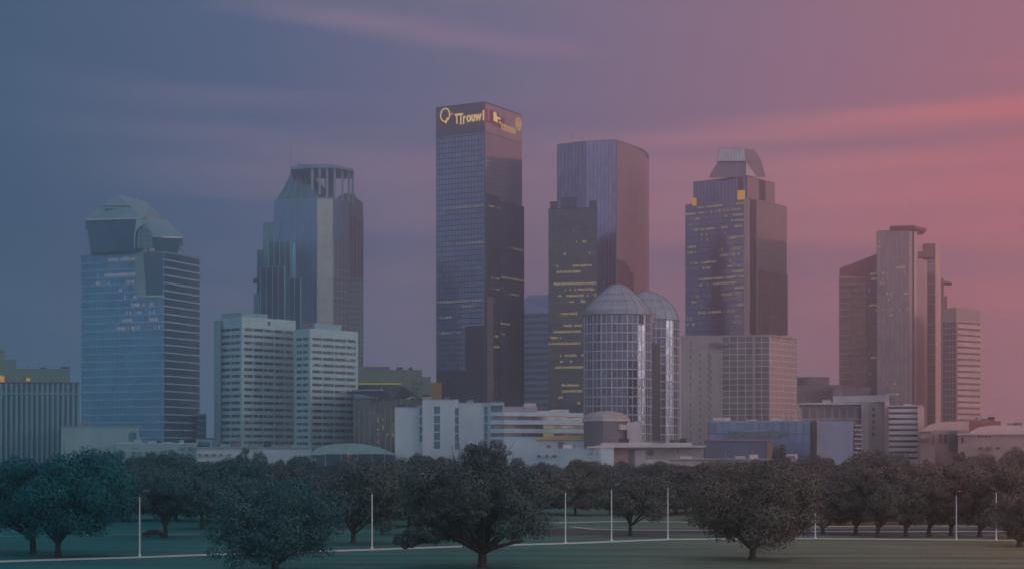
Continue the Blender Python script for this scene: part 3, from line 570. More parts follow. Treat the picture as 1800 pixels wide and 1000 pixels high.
# mirrored neighbours on the lower right side, built as an added stepped dark-glass wing
for (s0, s1, yt, o_) in ((.02,.34,342,1.6),(.34,1.0,349,2.2)):
    a, b = nn_+d*L_*s0, nn_+d*L_*s1; nrm = Vector((d.y, -d.x)); q = [tuple(a+nrm*o_), tuple(b+nrm*o_), tuple(b), tuple(a)]
    mass(r, q, 0, Zp(yt, D), G('glass_slate_reflection', (.07,.08,.10), (.15,.165,.20), metal=.45) if s0 > .2 else gOlive, mMulD if s0 < .2 else mat('mullion_slate_reflection', (.13,.15,.18), .5), fl=4.0, bh=.25, bo=.06, mod=2.6, verm=mMulD, vw=.14, vo=.1, roofm=mDarkM, parapet=.4, gname='reflection_wing_glazing')
    lit(r, q[0], q[1], 0, Zp(yt, D)/round(Zp(yt, D)/4.0), [(434,.3,.95,.8),(488,.0,1,.85),(503,0,.9,.6),(514,.2,.8,.5),(565,0,.6,.6),(590,0,.2,.7)] if s0 > .2 else [(487,.2,1,.9),(512,.2,1,.9),(567,.1,.6,.6),(589,.1,.9,.9),(615,.1,1,.9),(659,.3,.9,.7),(678,.2,.9,.6),(699,.2,.8,.5)], D, 1.5, .6, 11, out=.09, mats=(eDim, eWarm, eDim))
fl4 = zt/round(zt/4)
lit(r, ll, nn_, 0, fl4, [(363,.08,1,1.0),(434,.05,1,.95),(530,0,1,.95),(543,.5,.75,.7),(556,.05,.35,.95),(583,.05,.5,.8),(594,.75,1,.7),(617,.05,.15,.6),(664,.4,.8,.3),(694,.2,.5,.3)], D, 1.15, .6, 12, out=.13, mats=(eDim, eWhite, eWarm))
lit(r, nn_, rr, 0, fl4, [(364,0,.35,.8)], D, 1.2, .6, 13, out=2.3, mats=(eDim, eDim, eWarm))
# lower left face: mirrored neighbours put in as added darker bays
d2 = (nn_-ll); L2 = d2.length; d2 /= L2
for (s0, s1, yt) in ((.62,.995,572),(.02,.62,650)):
    m = MB(); m.wallbox(ll+d2*L2*s0, ll+d2*L2*s1, 0, Zp(yt, D), .5, .2); m.build('reflection_bay_glazing', gDark, r)
    m = MB()
    for k in range(int(Zp(yt, D)/5)): m.wallbox(ll+d2*L2*s0, ll+d2*L2*s1, k*5, k*5+.2, .6, .3)
    nb = int((s1-s0)*20)
    for j in range(nb+1): c = ll+d2*L2*(s0+(s1-s0)*(j+.01)/(nb+.02)); m.wallbox(c-d2*.09, c+d2*.09, 0, Zp(yt, D)-.2, .62, .3)
    m.build('reflection_bay_mullions', mat('mullion_slate_reflection', (.13,.15,.18), .5), r)
m = MB(); m.wallbox(nn_-d2*.2, nn_+d*5.0, 0, Zp(344, D), 2.35, .1) if False else None
m = MB(); c = nn_+d*3; m.wallbox(nn_+d*.5, nn_+d*9.5, 0, Zp(520, D), 2.0, 1.5); m.build('corner_pier', mTaupe, r)
# lettering
def text_part(rt, txt, size, a, dirv, nrm, along, z, m, sx=1.0):
    cu = bpy.data.curves.new('letters', 'FONT'); cu.body = txt; cu.size = size; cu.extrude = .25; cu.offset = size*.03
    ob = bpy.data.objects.new('tmp', cu); COL.objects.link(ob); dg = bpy.context.evaluated_depsgraph_get(); me = bpy.data.meshes.new_from_object(ob.evaluated_get(dg)); bpy.data.objects.remove(ob)
    o_ = rt['_o']; pos = a+dirv*along+nrm*.85
    for v in me.vertices:
        x, y, zz = v.co; p = pos+dirv*(x*sx)+nrm*zz; v.co = (p.x-o_[0], p.y-o_[1], z+y-o_[2])
    me.materials.clear(); me.materials.append(m); o = bpy.data.objects.new('sign_letters', me); COL.objects.link(o); o.parent = rt; return o
nl = Vector((d2.y, -d2.x)); nr = Vector((d.y, -d.x))
def at(px, A, dv): k = (px-900)/F; return (k*A.y-A.x)/(dv.x-k*dv.y)
def ring(rt, A, dv, nv, px, py, rx, rz, m, w=.75, a0=0, a1=2*pi, name='sign_emblem'):
    al = at(px, A, dv); c = A+dv*al; z = Zp(py, c.y); mb = MB(); n = 28; prev = None
    for i in range(n+1):
        t = a0+(a1-a0)*i/n; p = c+dv*(rx*cos(t))+nv*.9; q = (p.x, p.y, z+rz*sin(t))
        if prev: mb.tube(prev, q, w, w, 5, cap=False)
        prev = q
    return mb.build(name, m, rt)
mb = MB(); mb.wallbox(ll+d2*at(774, ll, d2), ll+d2*at(851, ll, d2), Zp(212, D), Zp(192, D), .65, .5); mb.build('sign_backing', mat('sign_maroon', (.16,.05,.07), .6), r)
ring(r, ll, d2, nl, 783.5, 203, 4.1, 5.0, eGold, .55)
mb = MB(); c = ll+d2*at(786, ll, d2)+nl*.9; mb.tube((c.x, c.y, Zp(209, D)), (c.x-2.4, c.y, Zp(206.5, D)), .9, .3, 5); c2 = ll+d2*at(788, ll, d2)+nl*.9; mb.tube((c.x, c.y, Zp(203.5, D)), (c2.x, c2.y, Zp(201, D)), .5, .9, 5); mb.build('sign_emblem', eGold, r)
mb = MB(); c = ll+d2*at(795, ll, d2)+nl*.9; mb.tube((c.x-.6, c.y, Zp(197, D)), (c.x+.5, c.y, Zp(192.5, D)), .6, .9, 6); mb.build('sign_accent', emis('lit_sign_orange', lin((235,130,40)), .6), r)
def word(txt, A, dv, nv, px0, px1, ybot, size, m):
    cu = bpy.data.curves.new('w', 'FONT'); cu.body = txt; cu.size = size; ob = bpy.data.objects.new('tmp', cu); COL.objects.link(ob); bpy.context.view_layer.update(); wd = ob.dimensions.x; bpy.data.objects.remove(ob)
    a0, a1 = at(px0, A, dv), at(px1, A, dv); text_part(r, txt, size, A, dv, nv, a0, Zp(ybot, D), m, (a1-a0)/max(.1, wd))
word('TTr', ll, d2, nl, 800.5, 819, 212.5, 10.6, eGold); word('ouw1', ll, d2, nl, 821, 851, 211.5, 10.6, eGold)
mb = MB(); mb.wallbox(ll+d2*at(808, ll, d2), ll+d2*at(817, ll, d2), Zp(214.6, D), Zp(213.8, D), .9, .5); mb.build('sign_underline', eGold, r)
mb = MB()
for (x0, x1, y0, y1) in ((853,862,192,214),(862,868,190,216),(868,874,191,217),(874,880,196,217),(880,886,198,214)): mb.wallbox(nn_+d*at(x0, nn_, d), nn_+d*at(x1, nn_, d), Zp(y1, D), Zp(y0, D), .75, .5)
mb.build('sign_backing', eRed, r)
word('I', nn_, d, nr, 864.5, 867.5, 208, 9.5, eGold); word('I', nn_, d, nr, 854, 856, 210, 13, emis('lit_sign_pink', lin((190,80,100)), .5)); word('r:', nn_, d, nr, 870, 877, 209, 9, eGold)
eGoldD = emis('lit_sign_gold_dim', lin((215,165,105)), .5)
word('ttnnn', nn_, d, nr, 879, 904, 219, 9.0, eGoldD); ring(r, nn_, d, nr, 909.5, 219, 3.6, 4.6, eGoldD, .8); ring(r, nn_, d, nr, 909.5, 219, 1.5, 2.4, eGoldD, .6)
mb = MB(); q = nn_+d*3-nr*4; mb.tube((q.x, q.y, zt), (q.x-.3, q.y, zt+2.2), .2, .1, 5); mb.build('rooftop_mast', mDarkM, r)
# --- banded block between towers
D = 1500; r = root('banded_block', 'blue grey banded tower with sloped top between two dark towers', 'building', (*Q(945, D), 0))
poly = ccw([Q(919, D), Q(985, D-12), Q(985, D+40), Q(919, D+40)]); zb = Zp(553, D)
mass(r, poly, 0, zb, gBlueDark, mat('band_blue_grey', (.40,.48,.60), .6), fl=5.5, bh=2.4, bo=.3, mod=3, strip=True)
hull('sloped_top', [P3(919,553,D), P3(985,553,D-12), P3(919,530,D+1), P3(929,519,D+10), P3(985,517,D-2), P3(985,517,D+30), P3(929,519,D+38), P3(919,530,D+40), P3(919,553,D+40), P3(985,553,D+40)], gSlate, r)
# --- T5 big rounded tower
D = 1300; r = root('curved_tower', 'broad indigo glass tower, rounded right end tinted paler for mirrored sky', 'tower', (*Q(1060, D), 0))
p5 = ccw([Q(980, D+12), Q(1030, D-2), Q(1083, D-8), Q(1120, D+22), Q(1133, D+38), Q(1140, D+60), Q(1140, D+85), Q(980, D+85)])
zt = Zp(250, D)
mass(r, p5, 0, zt, gIndigo, None, fl=4, mod=3.0, verm=mat('mullion_indigo', (.20,.20,.30), .5), vw=.3, vo=.3, roofm=mat('coping_mauve', (.3,.27,.32), .6), parapet=.5)
pr = [Vector(p) for p in ([Q(1083.5, D-8), Q(1120, D+22), Q(1133, D+38), Q(1140, D+60)])]
mb = MB(); mv = MB()
for i, (a, b) in enumerate(zip(pr, pr[1:])):
    mb.wallbox(a, b, 0, zt-.5-1.5*i, .4, .2)
    l_ = (b-a).length; dd = (b-a)/l_; nmm = max(1, round(l_/2.6))
    for j in range(nmm): c = a+dd*(l_*(j+.5)/nmm); mv.wallbox(c-dd*.1, c+dd*.1, 0, zt-.6-1.5*i, .46, .25)
    for k in range(1, 28): mv.wallbox(a, b, k*8.2, k*8.2+.12, .45, .25)
mb.build('sky_sheen_glazing', gSkySheen, r); mv.build('sky_sheen_mullions', mat('mullion_sky_sheen', (.30,.27,.27), .5), r)  # paler glass layer carries the sky mirrored in the rounded end
m = MB(); q = ccw([Q(1003, D+14), Q(1060, D+4), Q(1083, D+4), Q(1118, D+34), Q(1118, D+75), Q(1003, D+75)]); m.prism(q, zt+.5, Zp(244.5, D)); m.build('penthouse', mDarkM, r)
for x in (1006,1024,1035,1047,1066,1100): m = MB(); m.tube(P3(x,244,D+14), P3(x,237 if x == 1006 else 242,D+14), .35, .2, 5); m.build('rooftop_mast', mDarkM, r)
m = MB(); z0_, z1_ = Zp(512, D), Zp(462, D); dd = (pr[1]-pr[0]).normalized(); m.wallbox(pr[0], pr[0]+dd*(pr[1]-pr[0]).length*.6, 0, Zp(466, D), .8, .4); m.wallbox(pr[0]+dd*1, pr[0]+dd*(pr[1]-pr[0]).length*.45, Zp(466, D), Zp(458, D), .8, .4); m.wallbox(pr[0]+dd*(pr[1]-pr[0]).length*.6, pr[0]+dd*(pr[1]-pr[0]).length*.78, 0, Zp(476, D), .8, .4); m.build('reflection_bay_glazing', gWarm, r)  # mirrored building modelled as an added stepped dark layer
# made-up dark annex in front of it, standing in for a mirrored building
D = 1180; r = root('reflection_tower', 'dark olive glass block added for a reflection, with many rows of yellow lit windows', 'tower', (*Q(1005, D), 0))
poly = ccw([Q(964.5, D+6), Q(1049, D-2), Q(1049, D+45), Q(964.5, D+45)]); zt = Zp(366, D)
mSl = mat('mullion_slate_reflection', (.13,.15,.18), .5)
mass(r, poly, 0, zt, gOlive, mSl, fl=4.1, bh=.4, bo=.14, mod=2.0, verm=mDarkM, vw=.16, vo=.12, roofm=mDarkM, parapet=.4)
for (x0, x1, yt, dd) in ((986,1014,344,10),(1036,1048,350,10)):
    mass(r, ccw([Q(x0, D+dd), Q(x1, D+dd-2), Q(x1, D+40), Q(x0, D+40)]), zt+.4, Zp(yt, D), G('glass_ink_reflection', (.05,.055,.09), (.09,.10,.15), metal=.5), mSl, fl=5, bh=.22, bo=.07, mod=3, verm=mSl, vw=.14, vo=.1, roofm=mSl, parapet=.3)
mass(r, ccw([Q(967, D+20), Q(980, D+20), Q(980, D+38), Q(967, D+38)]), Zp(366, D)+.3, Zp(348, D), mTaupe, None, fl=5, verm=None, roofm=mDarkM, parapet=.3)
A_, B_ = poly[0], poly[1]
for i, p in enumerate(poly):
    if abs(p[0]-Q(964.5, D+6)[0]) < .01 and abs(p[1]-(D+6)) < .01: A_ = p; B_ = poly[(i+1) % 4]
f5 = zt/round(zt/4.1)
lit(r, A_, B_, 0, f5, [(485,.15,.65,.95),(498,0,1,.95),(513,.3,.95,.8),(524,.2,1,.5),(536,.35,1,.6),(551,.15,.6,.9),(573,.3,.7,.8),(580,.05,.3,.5),(587,.1,.65,.85),(597,.05,.25,.8),(612,.0,.65,.9),(624,.25,.72,.8),(642,.25,.5,.8),(653,.1,.72,.8),(680,.2,.72,.7),(690,.25,.7,.85),(699,0,.3,.8),(714,.6,.75,.9),(728,.3,.7,.6),(430,.5,.8,.6),(404,.4,.8,.25),(455,.3,.9,.3),(470,.1,.9,.25)], D, 1.15, .7, 21, out=.15, mats=(eWarm, eWarm, eDim))
# --- T7 domed drums
D = 1060; r = root('domed_building', 'grey gridded glass drums with two faceted pale dome roofs', 'building', (*Q(1100, D), 0))
def ngon(px, D_, rx, ry, n=16, ph=0): c = Q(px, D_); sp = lambda v, e: (1 if v > 0 else -1)*abs(v)**e; return ccw([(c[0]+rx*sp(cos(2*pi*(i+ph)/n), .8), c[1]+ry*sp(sin(2*pi*(i+ph)/n), .8)) for i in range(n)])
mm = D/F
mDome = mat('dome_metal_pale', (.36,.42,.47), .55, .15); gg = mat('mullion_grey_white', (.66,.70,.80), .5)
for (px_, D_, rx, yt, prof_, dm) in ((1086, D+25, 61*mm, 551, [(1,551),(.99,542),(.78,527),(.56,514),(.33,501.5),(.2,496.3),(.1,495)], mDome), (1136, D+44, 60*mm, 556, [(1,556),(.97,547),(.88,535),(.68,520),(.34,506.5),(.1,502)], mDome)):
    pg = ngon(px_, D_, rx, rx*.85, 20, .5); mass(r, pg, 0, Zp(yt, D), gDome, gg, fl=5.7, bh=.6, bo=.25, mod=2.9, verm=gg, vw=.3, vo=.25, roofm=mDarkM, parapet=.6)
    m = MB(); c = Q(px_, D_)
    for (k0, y0), (k1, y1) in zip(prof_, prof_[1:]):
        a = [(c[0]+(x-c[0])*k0, c[1]+(y-c[1])*k0) for x, y in pg]; b = [(c[0]+(x-c[0])*k1, c[1]+(y-c[1])*k1) for x, y in pg]
        m.loft(a, Zp(y0, D)+.6, b, Zp(y1, D)+.6, top=(k1 < .25), bot=False)
    m.build('dome_roof', dm, r)
    m = MB()
    for i in range(0, 20, 1):
        for (k0, y0), (k1, y1) in zip(prof_, prof_[1:]):
            x, y = pg[i]; m.tube((c[0]+(x-c[0])*k0*1.003, c[1]+(y-c[1])*k0*1.003, Zp(y0, D)+.7), (c[0]+(x-c[0])*k1*1.003, c[1]+(y-c[1])*k1*1.003, Zp(y1, D)+.7), .13, .13, 4, cap=False)
    for (k0, y0) in prof_[2:4]:
        for i in range(20): x, y = pg[i]; x2, y2 = pg[(i+1) % 20]; m.tube((c[0]+(x-c[0])*k0*1.004, c[1]+(y-c[1])*k0*1.004, Zp(y0, D)+.7), (c[0]+(x2-c[0])*k0*1.004, c[1]+(y2-c[1])*k0*1.004, Zp(y0, D)+.7), .12, .12, 4, cap=False)
    m.build('dome_seams', mat('seam_grey', (.18,.20,.23), .6), r)
m = MB(); q = Q(1147, D+5); m.box(q[0]-1.1, q[0]+1.1, q[1]-.2, q[1]+2.5, Zp(567, D), Zp(548, D)); m.build('pink_panel', mPink, r)
m = MB(); m.prism(ccw([Q(1147.5, D+20), Q(1160, D+24), Q(1160, D+40), Q(1147.5, D+40)]), 0, Zp(600, D), um=1.6, vm=5.7); m.build('dark_crease_glazing', gDark, r)  # dark crease between the drums, put in as a dark glass block
# --- T8 slab with blank wall and glass grid
D = 930; r = root('gridded_block', 'pale wide block with blank wall left and window grid right', 'building', (*Q(1300, D), 0))
bw = ccw([Q(1197, D+5), Q(1268, D+2), Q(1268, D+55), Q(1197, D+55)]); zt = Zp(591, D)
m = MB(); m.prism(bw, 0, zt); m.build('blank_wall', mBeige, r)
m = MB(); m.prism(off(bw, .15), zt, zt+.7); m.build('roof_edge', mBeige, r)
for (x, ps) in ((1213,range(600,782,12)),(1230,range(620,782,12)),(1245,range(620,744,12)),(1248.5,range(625,744,12))):
    m = MB()
    for y in ps: t = (x-1197)/71; m.wallbox(Q(x, D+5-3*t), Q(x+1.6, D+5-3*t), Zp(y+5.5, D), Zp(y, D), .12, -.2)
    m.build('window_column', gDark, r)
gr = ccw([Q(1268.3, D+2), Q(1353, D-4), Q(1400, D+22), Q(1400, D+60), Q(1268.3, D+60)])
mass(r, gr, Zp(740, D), zt-.2, gWarm, mMulW, fl=3.3, bh=.42, bo=.3, mod=4.3, verm=mMulW, vw=.4, vo=.33, roofm=mBeige, parapet=.9)
m = MB(); m.prism(off(gr, -.3), 0, Zp(740, D)); m.build('base_wall', mBeige, r)
t_ = Vector(Q(1324, D-1.4)); m = MB(); m.wallbox(Q(1323, D-1.9), Q(1327, D-2.2), Zp(740, D), zt, .9, -.1); m.build('pilaster', mBeige, r)
m = MB(); m.wallbox(Q(1246, D+1), Q(1284, D), Zp(608, D), Zp(602, D), 1.2, .3); m.build('dark_recess', mTaupe, r)
a, b = Vector(Q(1353.2, D-4)), Vector(Q(1400, D+22)); m = MB(); m.wallbox(a, b, Zp(740, D)+.2, zt-.6, .16, .08); m.build('pale_sheen_glazing', gPaleSheen, r)  # reflecting side drawn as a layer of paler glass
m = MB(); m.prism(ccw([Q(1400.3, D+24), Q(1408, D+26), Q(1408, D+50), Q(1400.3, D+50)]), 0, Zp(707, D)); m.build('stair_tower', mBeige, r)
# --- T6 tower with mansard crown
D = 1250; r = root('crowned_tower', 'glass tower with setback top, metal trapezoid crown and many lit windows', 'tower', (*Q(1310, D), 0))
poly = fp(1318, 1205, 1382, D, 38); zt = Zp(350, D); N6, R6, F6, L6 = [Vector(p) for p in poly]
mass(r, poly, 0, zt, gIndigo, mMulD, fl=4.1, bh=.4, bo=.12, mod=2.5, verm=mMulD, vw=.2, vo=.2, roofm=mat('coping_mauve', (.3,.27,.32), .6), parapet=.8)
d = (R6-N6); L_ = d.length; d /= L_; fl6 = zt/round(zt/4.1)
m = MB(); m.wallbox(N6+d*L_*.16, R6, 0, zt-.5, .5, .2); m.build('sky_sheen_glazing', gSkySheen, r)  # sky sheen of the right side put into a paler glass colour
m = MB()
for k in range(1, 47): m.wallbox(N6+d*L_*.16, R6, k*4.1, k*4.1+.2, .58, .3)
for j in range(13): c = N6+d*L_*(.16+.84*(j+.05)/12.1); m.wallbox(c-d*.09, c+d*.09, 0, zt-.5, .6, .3)
m.build('sky_sheen_mullions', mat('mullion_sky_sheen', (.30,.27,.27), .5), r)
m = MB(); m.wallbox(N6+d*L_*.22, R6, 0, Zp(472, D), 1.2, .7); m.build('reflection_wing_glazing', gWarm, r)  # dark reflection on the lower face, built as an added glazing layer
m = MB()
for k in range(0, 24): m.wallbox(N6+d*L_*.22, R6, k*6.2, k*6.2+.4, 1.35, 1.0)
for j in range(9): c = N6+d*L_*(.22+.78*(j+.05)/8.1); m.wallbox(c-d*.13, c+d*.13, 0, Zp(472, D), 1.4, 1.0)
m.build('reflection_wing_mullions', mTaupe, r)
dl = (N6-L6); LL = dl.length; dl /= LL
m = MB(); m.wallbox(N6-dl*LL*.08, N6-dl*.1, 0, zt-.3, .9, .2); m.build('stone_pier', mPinkW, r)
m = MB(); m.wallbox(N6+d*.1, N6+d*L_*.14, 0, zt-.3, .8, .2); m.build('dark_strip', gDark, r)
for (s0, s1, sd_, rows) in ((0,.2,31,[370,379,392,402,428,439,443,455,459,468,518,532,556,566]),(.2,.78,32,[362,366,371,380,397,405,421,440,452,459,470,485,493,497,503,515,545]),(.72,.93,33,[358,362,366,384,394,402,415,422,428,440,446,459,467,480,488,495,505,515,523,540,556,562,572])):
    lit(r, L6+dl*LL*s0, L6+dl*LL*s1, 0, fl6, rows, D, 1.35, .42 if s0 != .72 else .6, sd_, out=.22, mats=(eWarm, eDim, eWhite))
up = fp(1312, 1219, 1361, D+6, 38); zu = Zp(310, D+6)
mass(r, up, zt+.8, zu, gIndigo, None, fl=4.1, mod=3.0, verm=mMulD, vw=.3, vo=.2, roofm=mat('coping_dark_mauve', (.10,.09,.12), .6), parapet=.3)
uN, uR, uF, uL = [Vector(p) for p in up]; ud = (uR-uN); ul_ = ud.length; ud /= ul_
m = MB(); m.wallbox(uN+ud*.3, uN+ud*ul_*.42, zt+.8, zu-.3, .5, .25); m.wallbox(uN+ud*ul_*.66, uR, zt+.8, zu-.3, .5, .25); m.build('sky_sheen_glazing', gSkySheen, r)  # setback's right side: same paler glass for mirrored sky
m = MB(); m.wallbox(uN+ud*ul_*.42, uN+ud*ul_*.66, zt+.8, zu-.3, .4, .25); m.build('dark_strip', gDark, r); m = MB(); du = (uN-uL).normalized(); m.wallbox(uN-du*7, uN-du*3, zt+.8, zu-.3, .5, .2); m.build('dark_strip', gDark, r)
for (x0, x1, y0, y1, dd) in ((1217,1224,338,352,D+30),(1297,1309,334,350,D+4)): m = MB(); m.box(Q(x0, dd)[0], Q(x1, dd)[0], dd-2, dd+3, Zp(y1, D), Zp(y0, D)); m.build('lit_corner_room', eOr, r)
cr = [P3(1247,311.5,D+14), P3(1312,311.5,D+8), P3(1346,311.5,D+30), P3(1262,284,D+18), P3(1310,284,D+13), P3(1338,284,D+32), P3(1346,309.5,D+60), P3(1247,309.5,D+60), P3(1262,284,D+55), P3(1338,284,D+55)]
cr = [(x, y, zu if z < Zp(300, D) else z) for x, y, z in cr]; hull('crown_base', cr, mat('crown_grey_metal', (.22,.20,.22), .5, .2), r)
cr = [P3(1259,284.3,D+17), P3(1311,284.3,D+12), P3(1339,284.3,D+31), P3(1266,260,D+24), P3(1309,262,D+20), P3(1326,263,D+32), P3(1339,284.3,D+55), P3(1259,284.3,D+55), P3(1266,260,D+50), P3(1326,263,D+50)]
hull('crown_top', cr, mat('crown_grey_metal', (.22,.20,.22), .5, .2), r)
m = MB()
fr = [P3(1260.5,283.5,D+16.2), P3(1310,283.5,D+11.2), P3(1308,262.5,D+19.3), P3(1266.5,260.8,D+23.3)]; bk = [(x, y+.6, z) for x, y, z in fr]
m.face(fr); m.face(bk[::-1])
for i in range(4): j = (i+1) % 4; m.face([fr[i], bk[i], bk[j], fr[j]])
m.build('crown_metal_sheet', mat('bright_ribbed_metal', (.62,.62,.58), .35, .5), r)
m = MB()
for i in range(1, 10): t = i/10; a = Vector(fr[0]).lerp(Vector(fr[1]), t); b = Vector(fr[3]).lerp(Vector(fr[2]), t); m.tube(a, b, .22, .22, 4)
m.build('crown_ribs', mTaupe, r)
fr = [P3(1311.5,284,D+11), P3(1311.5,308.5,D+5), P3(1330,312,D+17)]; bk = [(x-.2, y+.8, z) for x, y, z in fr]; m = MB(); m.face(fr[::-1]); m.face(bk)
for i in range(3): j = (i+1) % 3; m.face([fr[i], fr[j], bk[j], bk[i]])
m.build('crown_gusset', mat('bright_ribbed_metal', (.62,.62,.58), .35, .5), r)
for x, y in ((1275,254),(1292,255),(1268,257)): m = MB(); m.tube(P3(x, 262, D+30), P3(x, y, D+30), .15, .1, 4); m.build('mast', mDarkM, r)
# --- small dark blocks right of T8
D = 1080; r = root('round_top_block', 'low dark grey block with rounded drum on top between towers', 'building', (*Q(1435, D), 0))
m = MB(); m.prism(ccw([Q(1380, D), Q(1480, D), Q(1480, D+40), Q(1380, D+40)]), 0, Zp(676, D), um=4, vm=5); m.build('wall', mTaupe, r)
m = MB(); m.prism(ngon(1425, D+22, 11.5, 14, 24), Zp(676, D), Zp(662, D)); m.build('rooftop_drum', mTaupe, r)
m = MB(); m.prism(ngon(1425, D+22, 11.9, 14.4, 24), Zp(662, D), Zp(660.5, D)); m.build('drum_rim', mBeige, r)
m = MB(); m.prism(ccw([Q(1462, D-8), Q(1530, D-8), Q(1530, D+10), Q(1462, D+10)]), 0, Zp(681, D), um=3, vm=4); m.build('side_block', gWarm, r)
for i in range(7): m = MB(); m.wallbox(Q(1466, D-8), Q(1480, D-8), Zp(684+i*3.2+1.4, D), Zp(684+i*3.2, D), .15, -.1); m.build('louvre', mBeige, r)
# --- T9 cluster on the right
D = 1330; r = root('sloped_roof_tower', 'red brown banded tower with slanted top at left of right cluster', 'tower', (*Q(1505, D), 0))
poly = ccw([Q(1475.5, D+8), Q(1545, D), Q(1545, D+35), Q(1475.5, D+35)]); zb = Zp(488, D)
mass(r, poly, 0, zb, G('glass_brown', (.14,.07,.06), (.30,.17,.13), metal=.4), mat('band_rosy', (.62,.38,.30), .6), fl=5.0, bh=1.0, bo=.3, mod=2.2, verm=mBrown, vw=.25, vo=.1, strip=True)
m = MB(); a, b = Vector(Q(1475.5, D+8)), Vector(Q(1545, D)); 
for px_ in (1497, 1524): t = (px_-1475.5)/69.5; c = a+(b-a)*t; h = (b-a).normalized()*.5; m.wallbox(c-h, c+h, 0, zb, .45, 0)
m.build('orange_piers', mOrange, r)
hull('slanted_top', [P3(1475.5,486,D+8), P3(1545,486,D), P3(1475.5,472,D+8), P3(1545,445,D), P3(1475.5,486,D+35), P3(1545,486,D+35), P3(1475.5,472,D+35), P3(1545,445,D+35)], mRust, r)
D = 1300; r = root('slab_tower', 'slender grey glass tower with pink edge strips and flat roof canopy', 'tower', (*Q(1580, D), 0))
mass(r, ccw([Q(1527, D+5), Q(1541, D+3), Q(1541, D+30), Q(1527, D+30)]), 0, Zp(462, D), gDark, None, fl=4, mod=2, verm=mMulD, vw=.2, gname='dark_shaft')
lit(r, Q(1527, D+5), Q(1541, D+3), 0, 4, list(range(480, 700, 14)), D, 1.6, .35, 44, out=.2)
zt = Zp(407.5, D); mainp = ccw([Q(1541.3, D), Q(1597, D-6), Q(1597, D+30), Q(1541.3, D+30)])
mass(r, mainp, 0, zt, G('glass_mauve', (.22,.15,.145), (.34,.25,.24)), None, fl=4, mod=3.4, verm=mat('mullion_mauve', (.24,.17,.16), .5), vw=.25, vo=.2, roofm=mBrown, parapet=.6)
lit(r, Q(1541.3, D), Q(1597, D-6), 0, 4, [(474,.6,.9,.6),(484,.1,.25,.9),(484,.65,.9,.8),(500,.1,.3,.5),(518,.3,.45,.9),(519,.75,1,.9),(527,.1,.4,.6),(538,.1,.4,.5),(545,.7,1,.9),(545,.1,.5,.3),(557,.1,.5,.5),(570,.05,.2,.5),(585,0,.2,.5),(612,0,.2,.7),(678,.15,.85,.8),(696,.3,.7,.4),(440,0,.2,.8),(430,0,.15,.8)], D, 1.2, .5, 45, out=.25, mats=(eWarm, eWhite, eDim))
m = MB(); m.prism(ccw([Q(1597.3, D-7), Q(1603.5, D-7.4), Q(1603.5, D+28), Q(1597.3, D+28)]), 0, zt-.6); m.build('edge_strip', mPinkW, r)
m = MB(); m.prism(ccw([Q(1603.5, D-5.5), Q(1607, D-5.5), Q(1607, D+28), Q(1603.5, D+28)]), 0, zt-.8); m.build('recess', mBrown, r)
m = MB(); m.prism(ccw([Q(1607, D-7.4), Q(1612, D-6.4), Q(1612, D+28), Q(1607, D+28)]), 0, zt-1); m.build('edge_strip', mPinkW, r)
m = MB(); m.prism(ccw([Q(1612, D-3), Q(1630, D+10), Q(1630, D+28), Q(1612, D+28)]), 0, Zp(456, D)); m.build('pink_wall', mPink, r)
m = MB()
for k in range(52): m.wallbox(Q(1597.3, D-7), Q(1603.5, D-7.4), k*4.1+1, k*4.1+1.25, .05, -.1)
m.build('panel_joints', mBrown, r)
m = MB(); m.loft(ccw([Q(1568, D-6), Q(1612, D-10), Q(1628, D+5), Q(1622, D+26), Q(1568, D+26)]), Zp(405.2, D), ccw([Q(1564, D-8), Q(1606, D-12), Q(1629, D+5), Q(1622, D+28), Q(1564, D+28)]), Zp(400, D)); m.build('roof_canopy', mRust, r)
m = MB(); m.prism(ccw([Q(1572, D), Q(1612, D-3), Q(1612, D+20), Q(1572, D+20)]), zt+.6, Zp(405.2, D)); m.build('canopy_base', mBrown, r)
D = 1360; r = root('rear_tower', 'narrow brown tower with bright right edge behind the slender tower', 'tower', (*Q(1637, D), 0))
mass(r, ccw([Q(1622, D), Q(1644, D-3), Q(1644, D+30), Q(1622, D+30)]), 0, Zp(430, D), G('glass_mauve', (.22,.15,.145), (.34,.25,.24)), mMulW, fl=8, bh=.3, mod=3, verm=mat('mullion_mauve', (.24,.17,.16), .5), vw=.3, roofm=mBrown, parapet=.5)
m = MB(); m.prism(ccw([Q(1626, D-1.5), Q(1643, D-4), Q(1643, D+10), Q(1626, D+10)]), Zp(455, D), Zp(431, D)); m.build('top_panel', mBrown, r)
m = MB(); m.prism(ccw([Q(1644.3, D-4), Q(1654, D+4), Q(1654, D+28), Q(1644.3, D+28)]), 0, Zp(429, D)); m.build('bright_edge', mPinkW, r)
m = MB(); m.prism(ccw([Q(1613, D-6), Q(1643, D-8), Q(1643, D-4.2), Q(1613, D+4)]), Zp(454, D), Zp(444, D)); m.build('sky_bridge', mBrown, r)
D = 1400; r = root('canopy_block', 'small rear block carrying a thin pointed rooftop canopy', 'building', (*Q(1660, D), 0))
m = MB(); m.prism(ccw([Q(1650, D), Q(1665, D), Q(1665, D+20), Q(1650, D+20)]), 0, Zp(520, D)); m.build('wall', mBrown, r)
m = MB(); m.prism(ccw([Q(1652, D+3), Q(1659, D+3), Q(1659, D+14), Q(1652, D+14)]), Zp(520, D), Zp(495, D)); m.build('canopy_stem', mBrown, r)
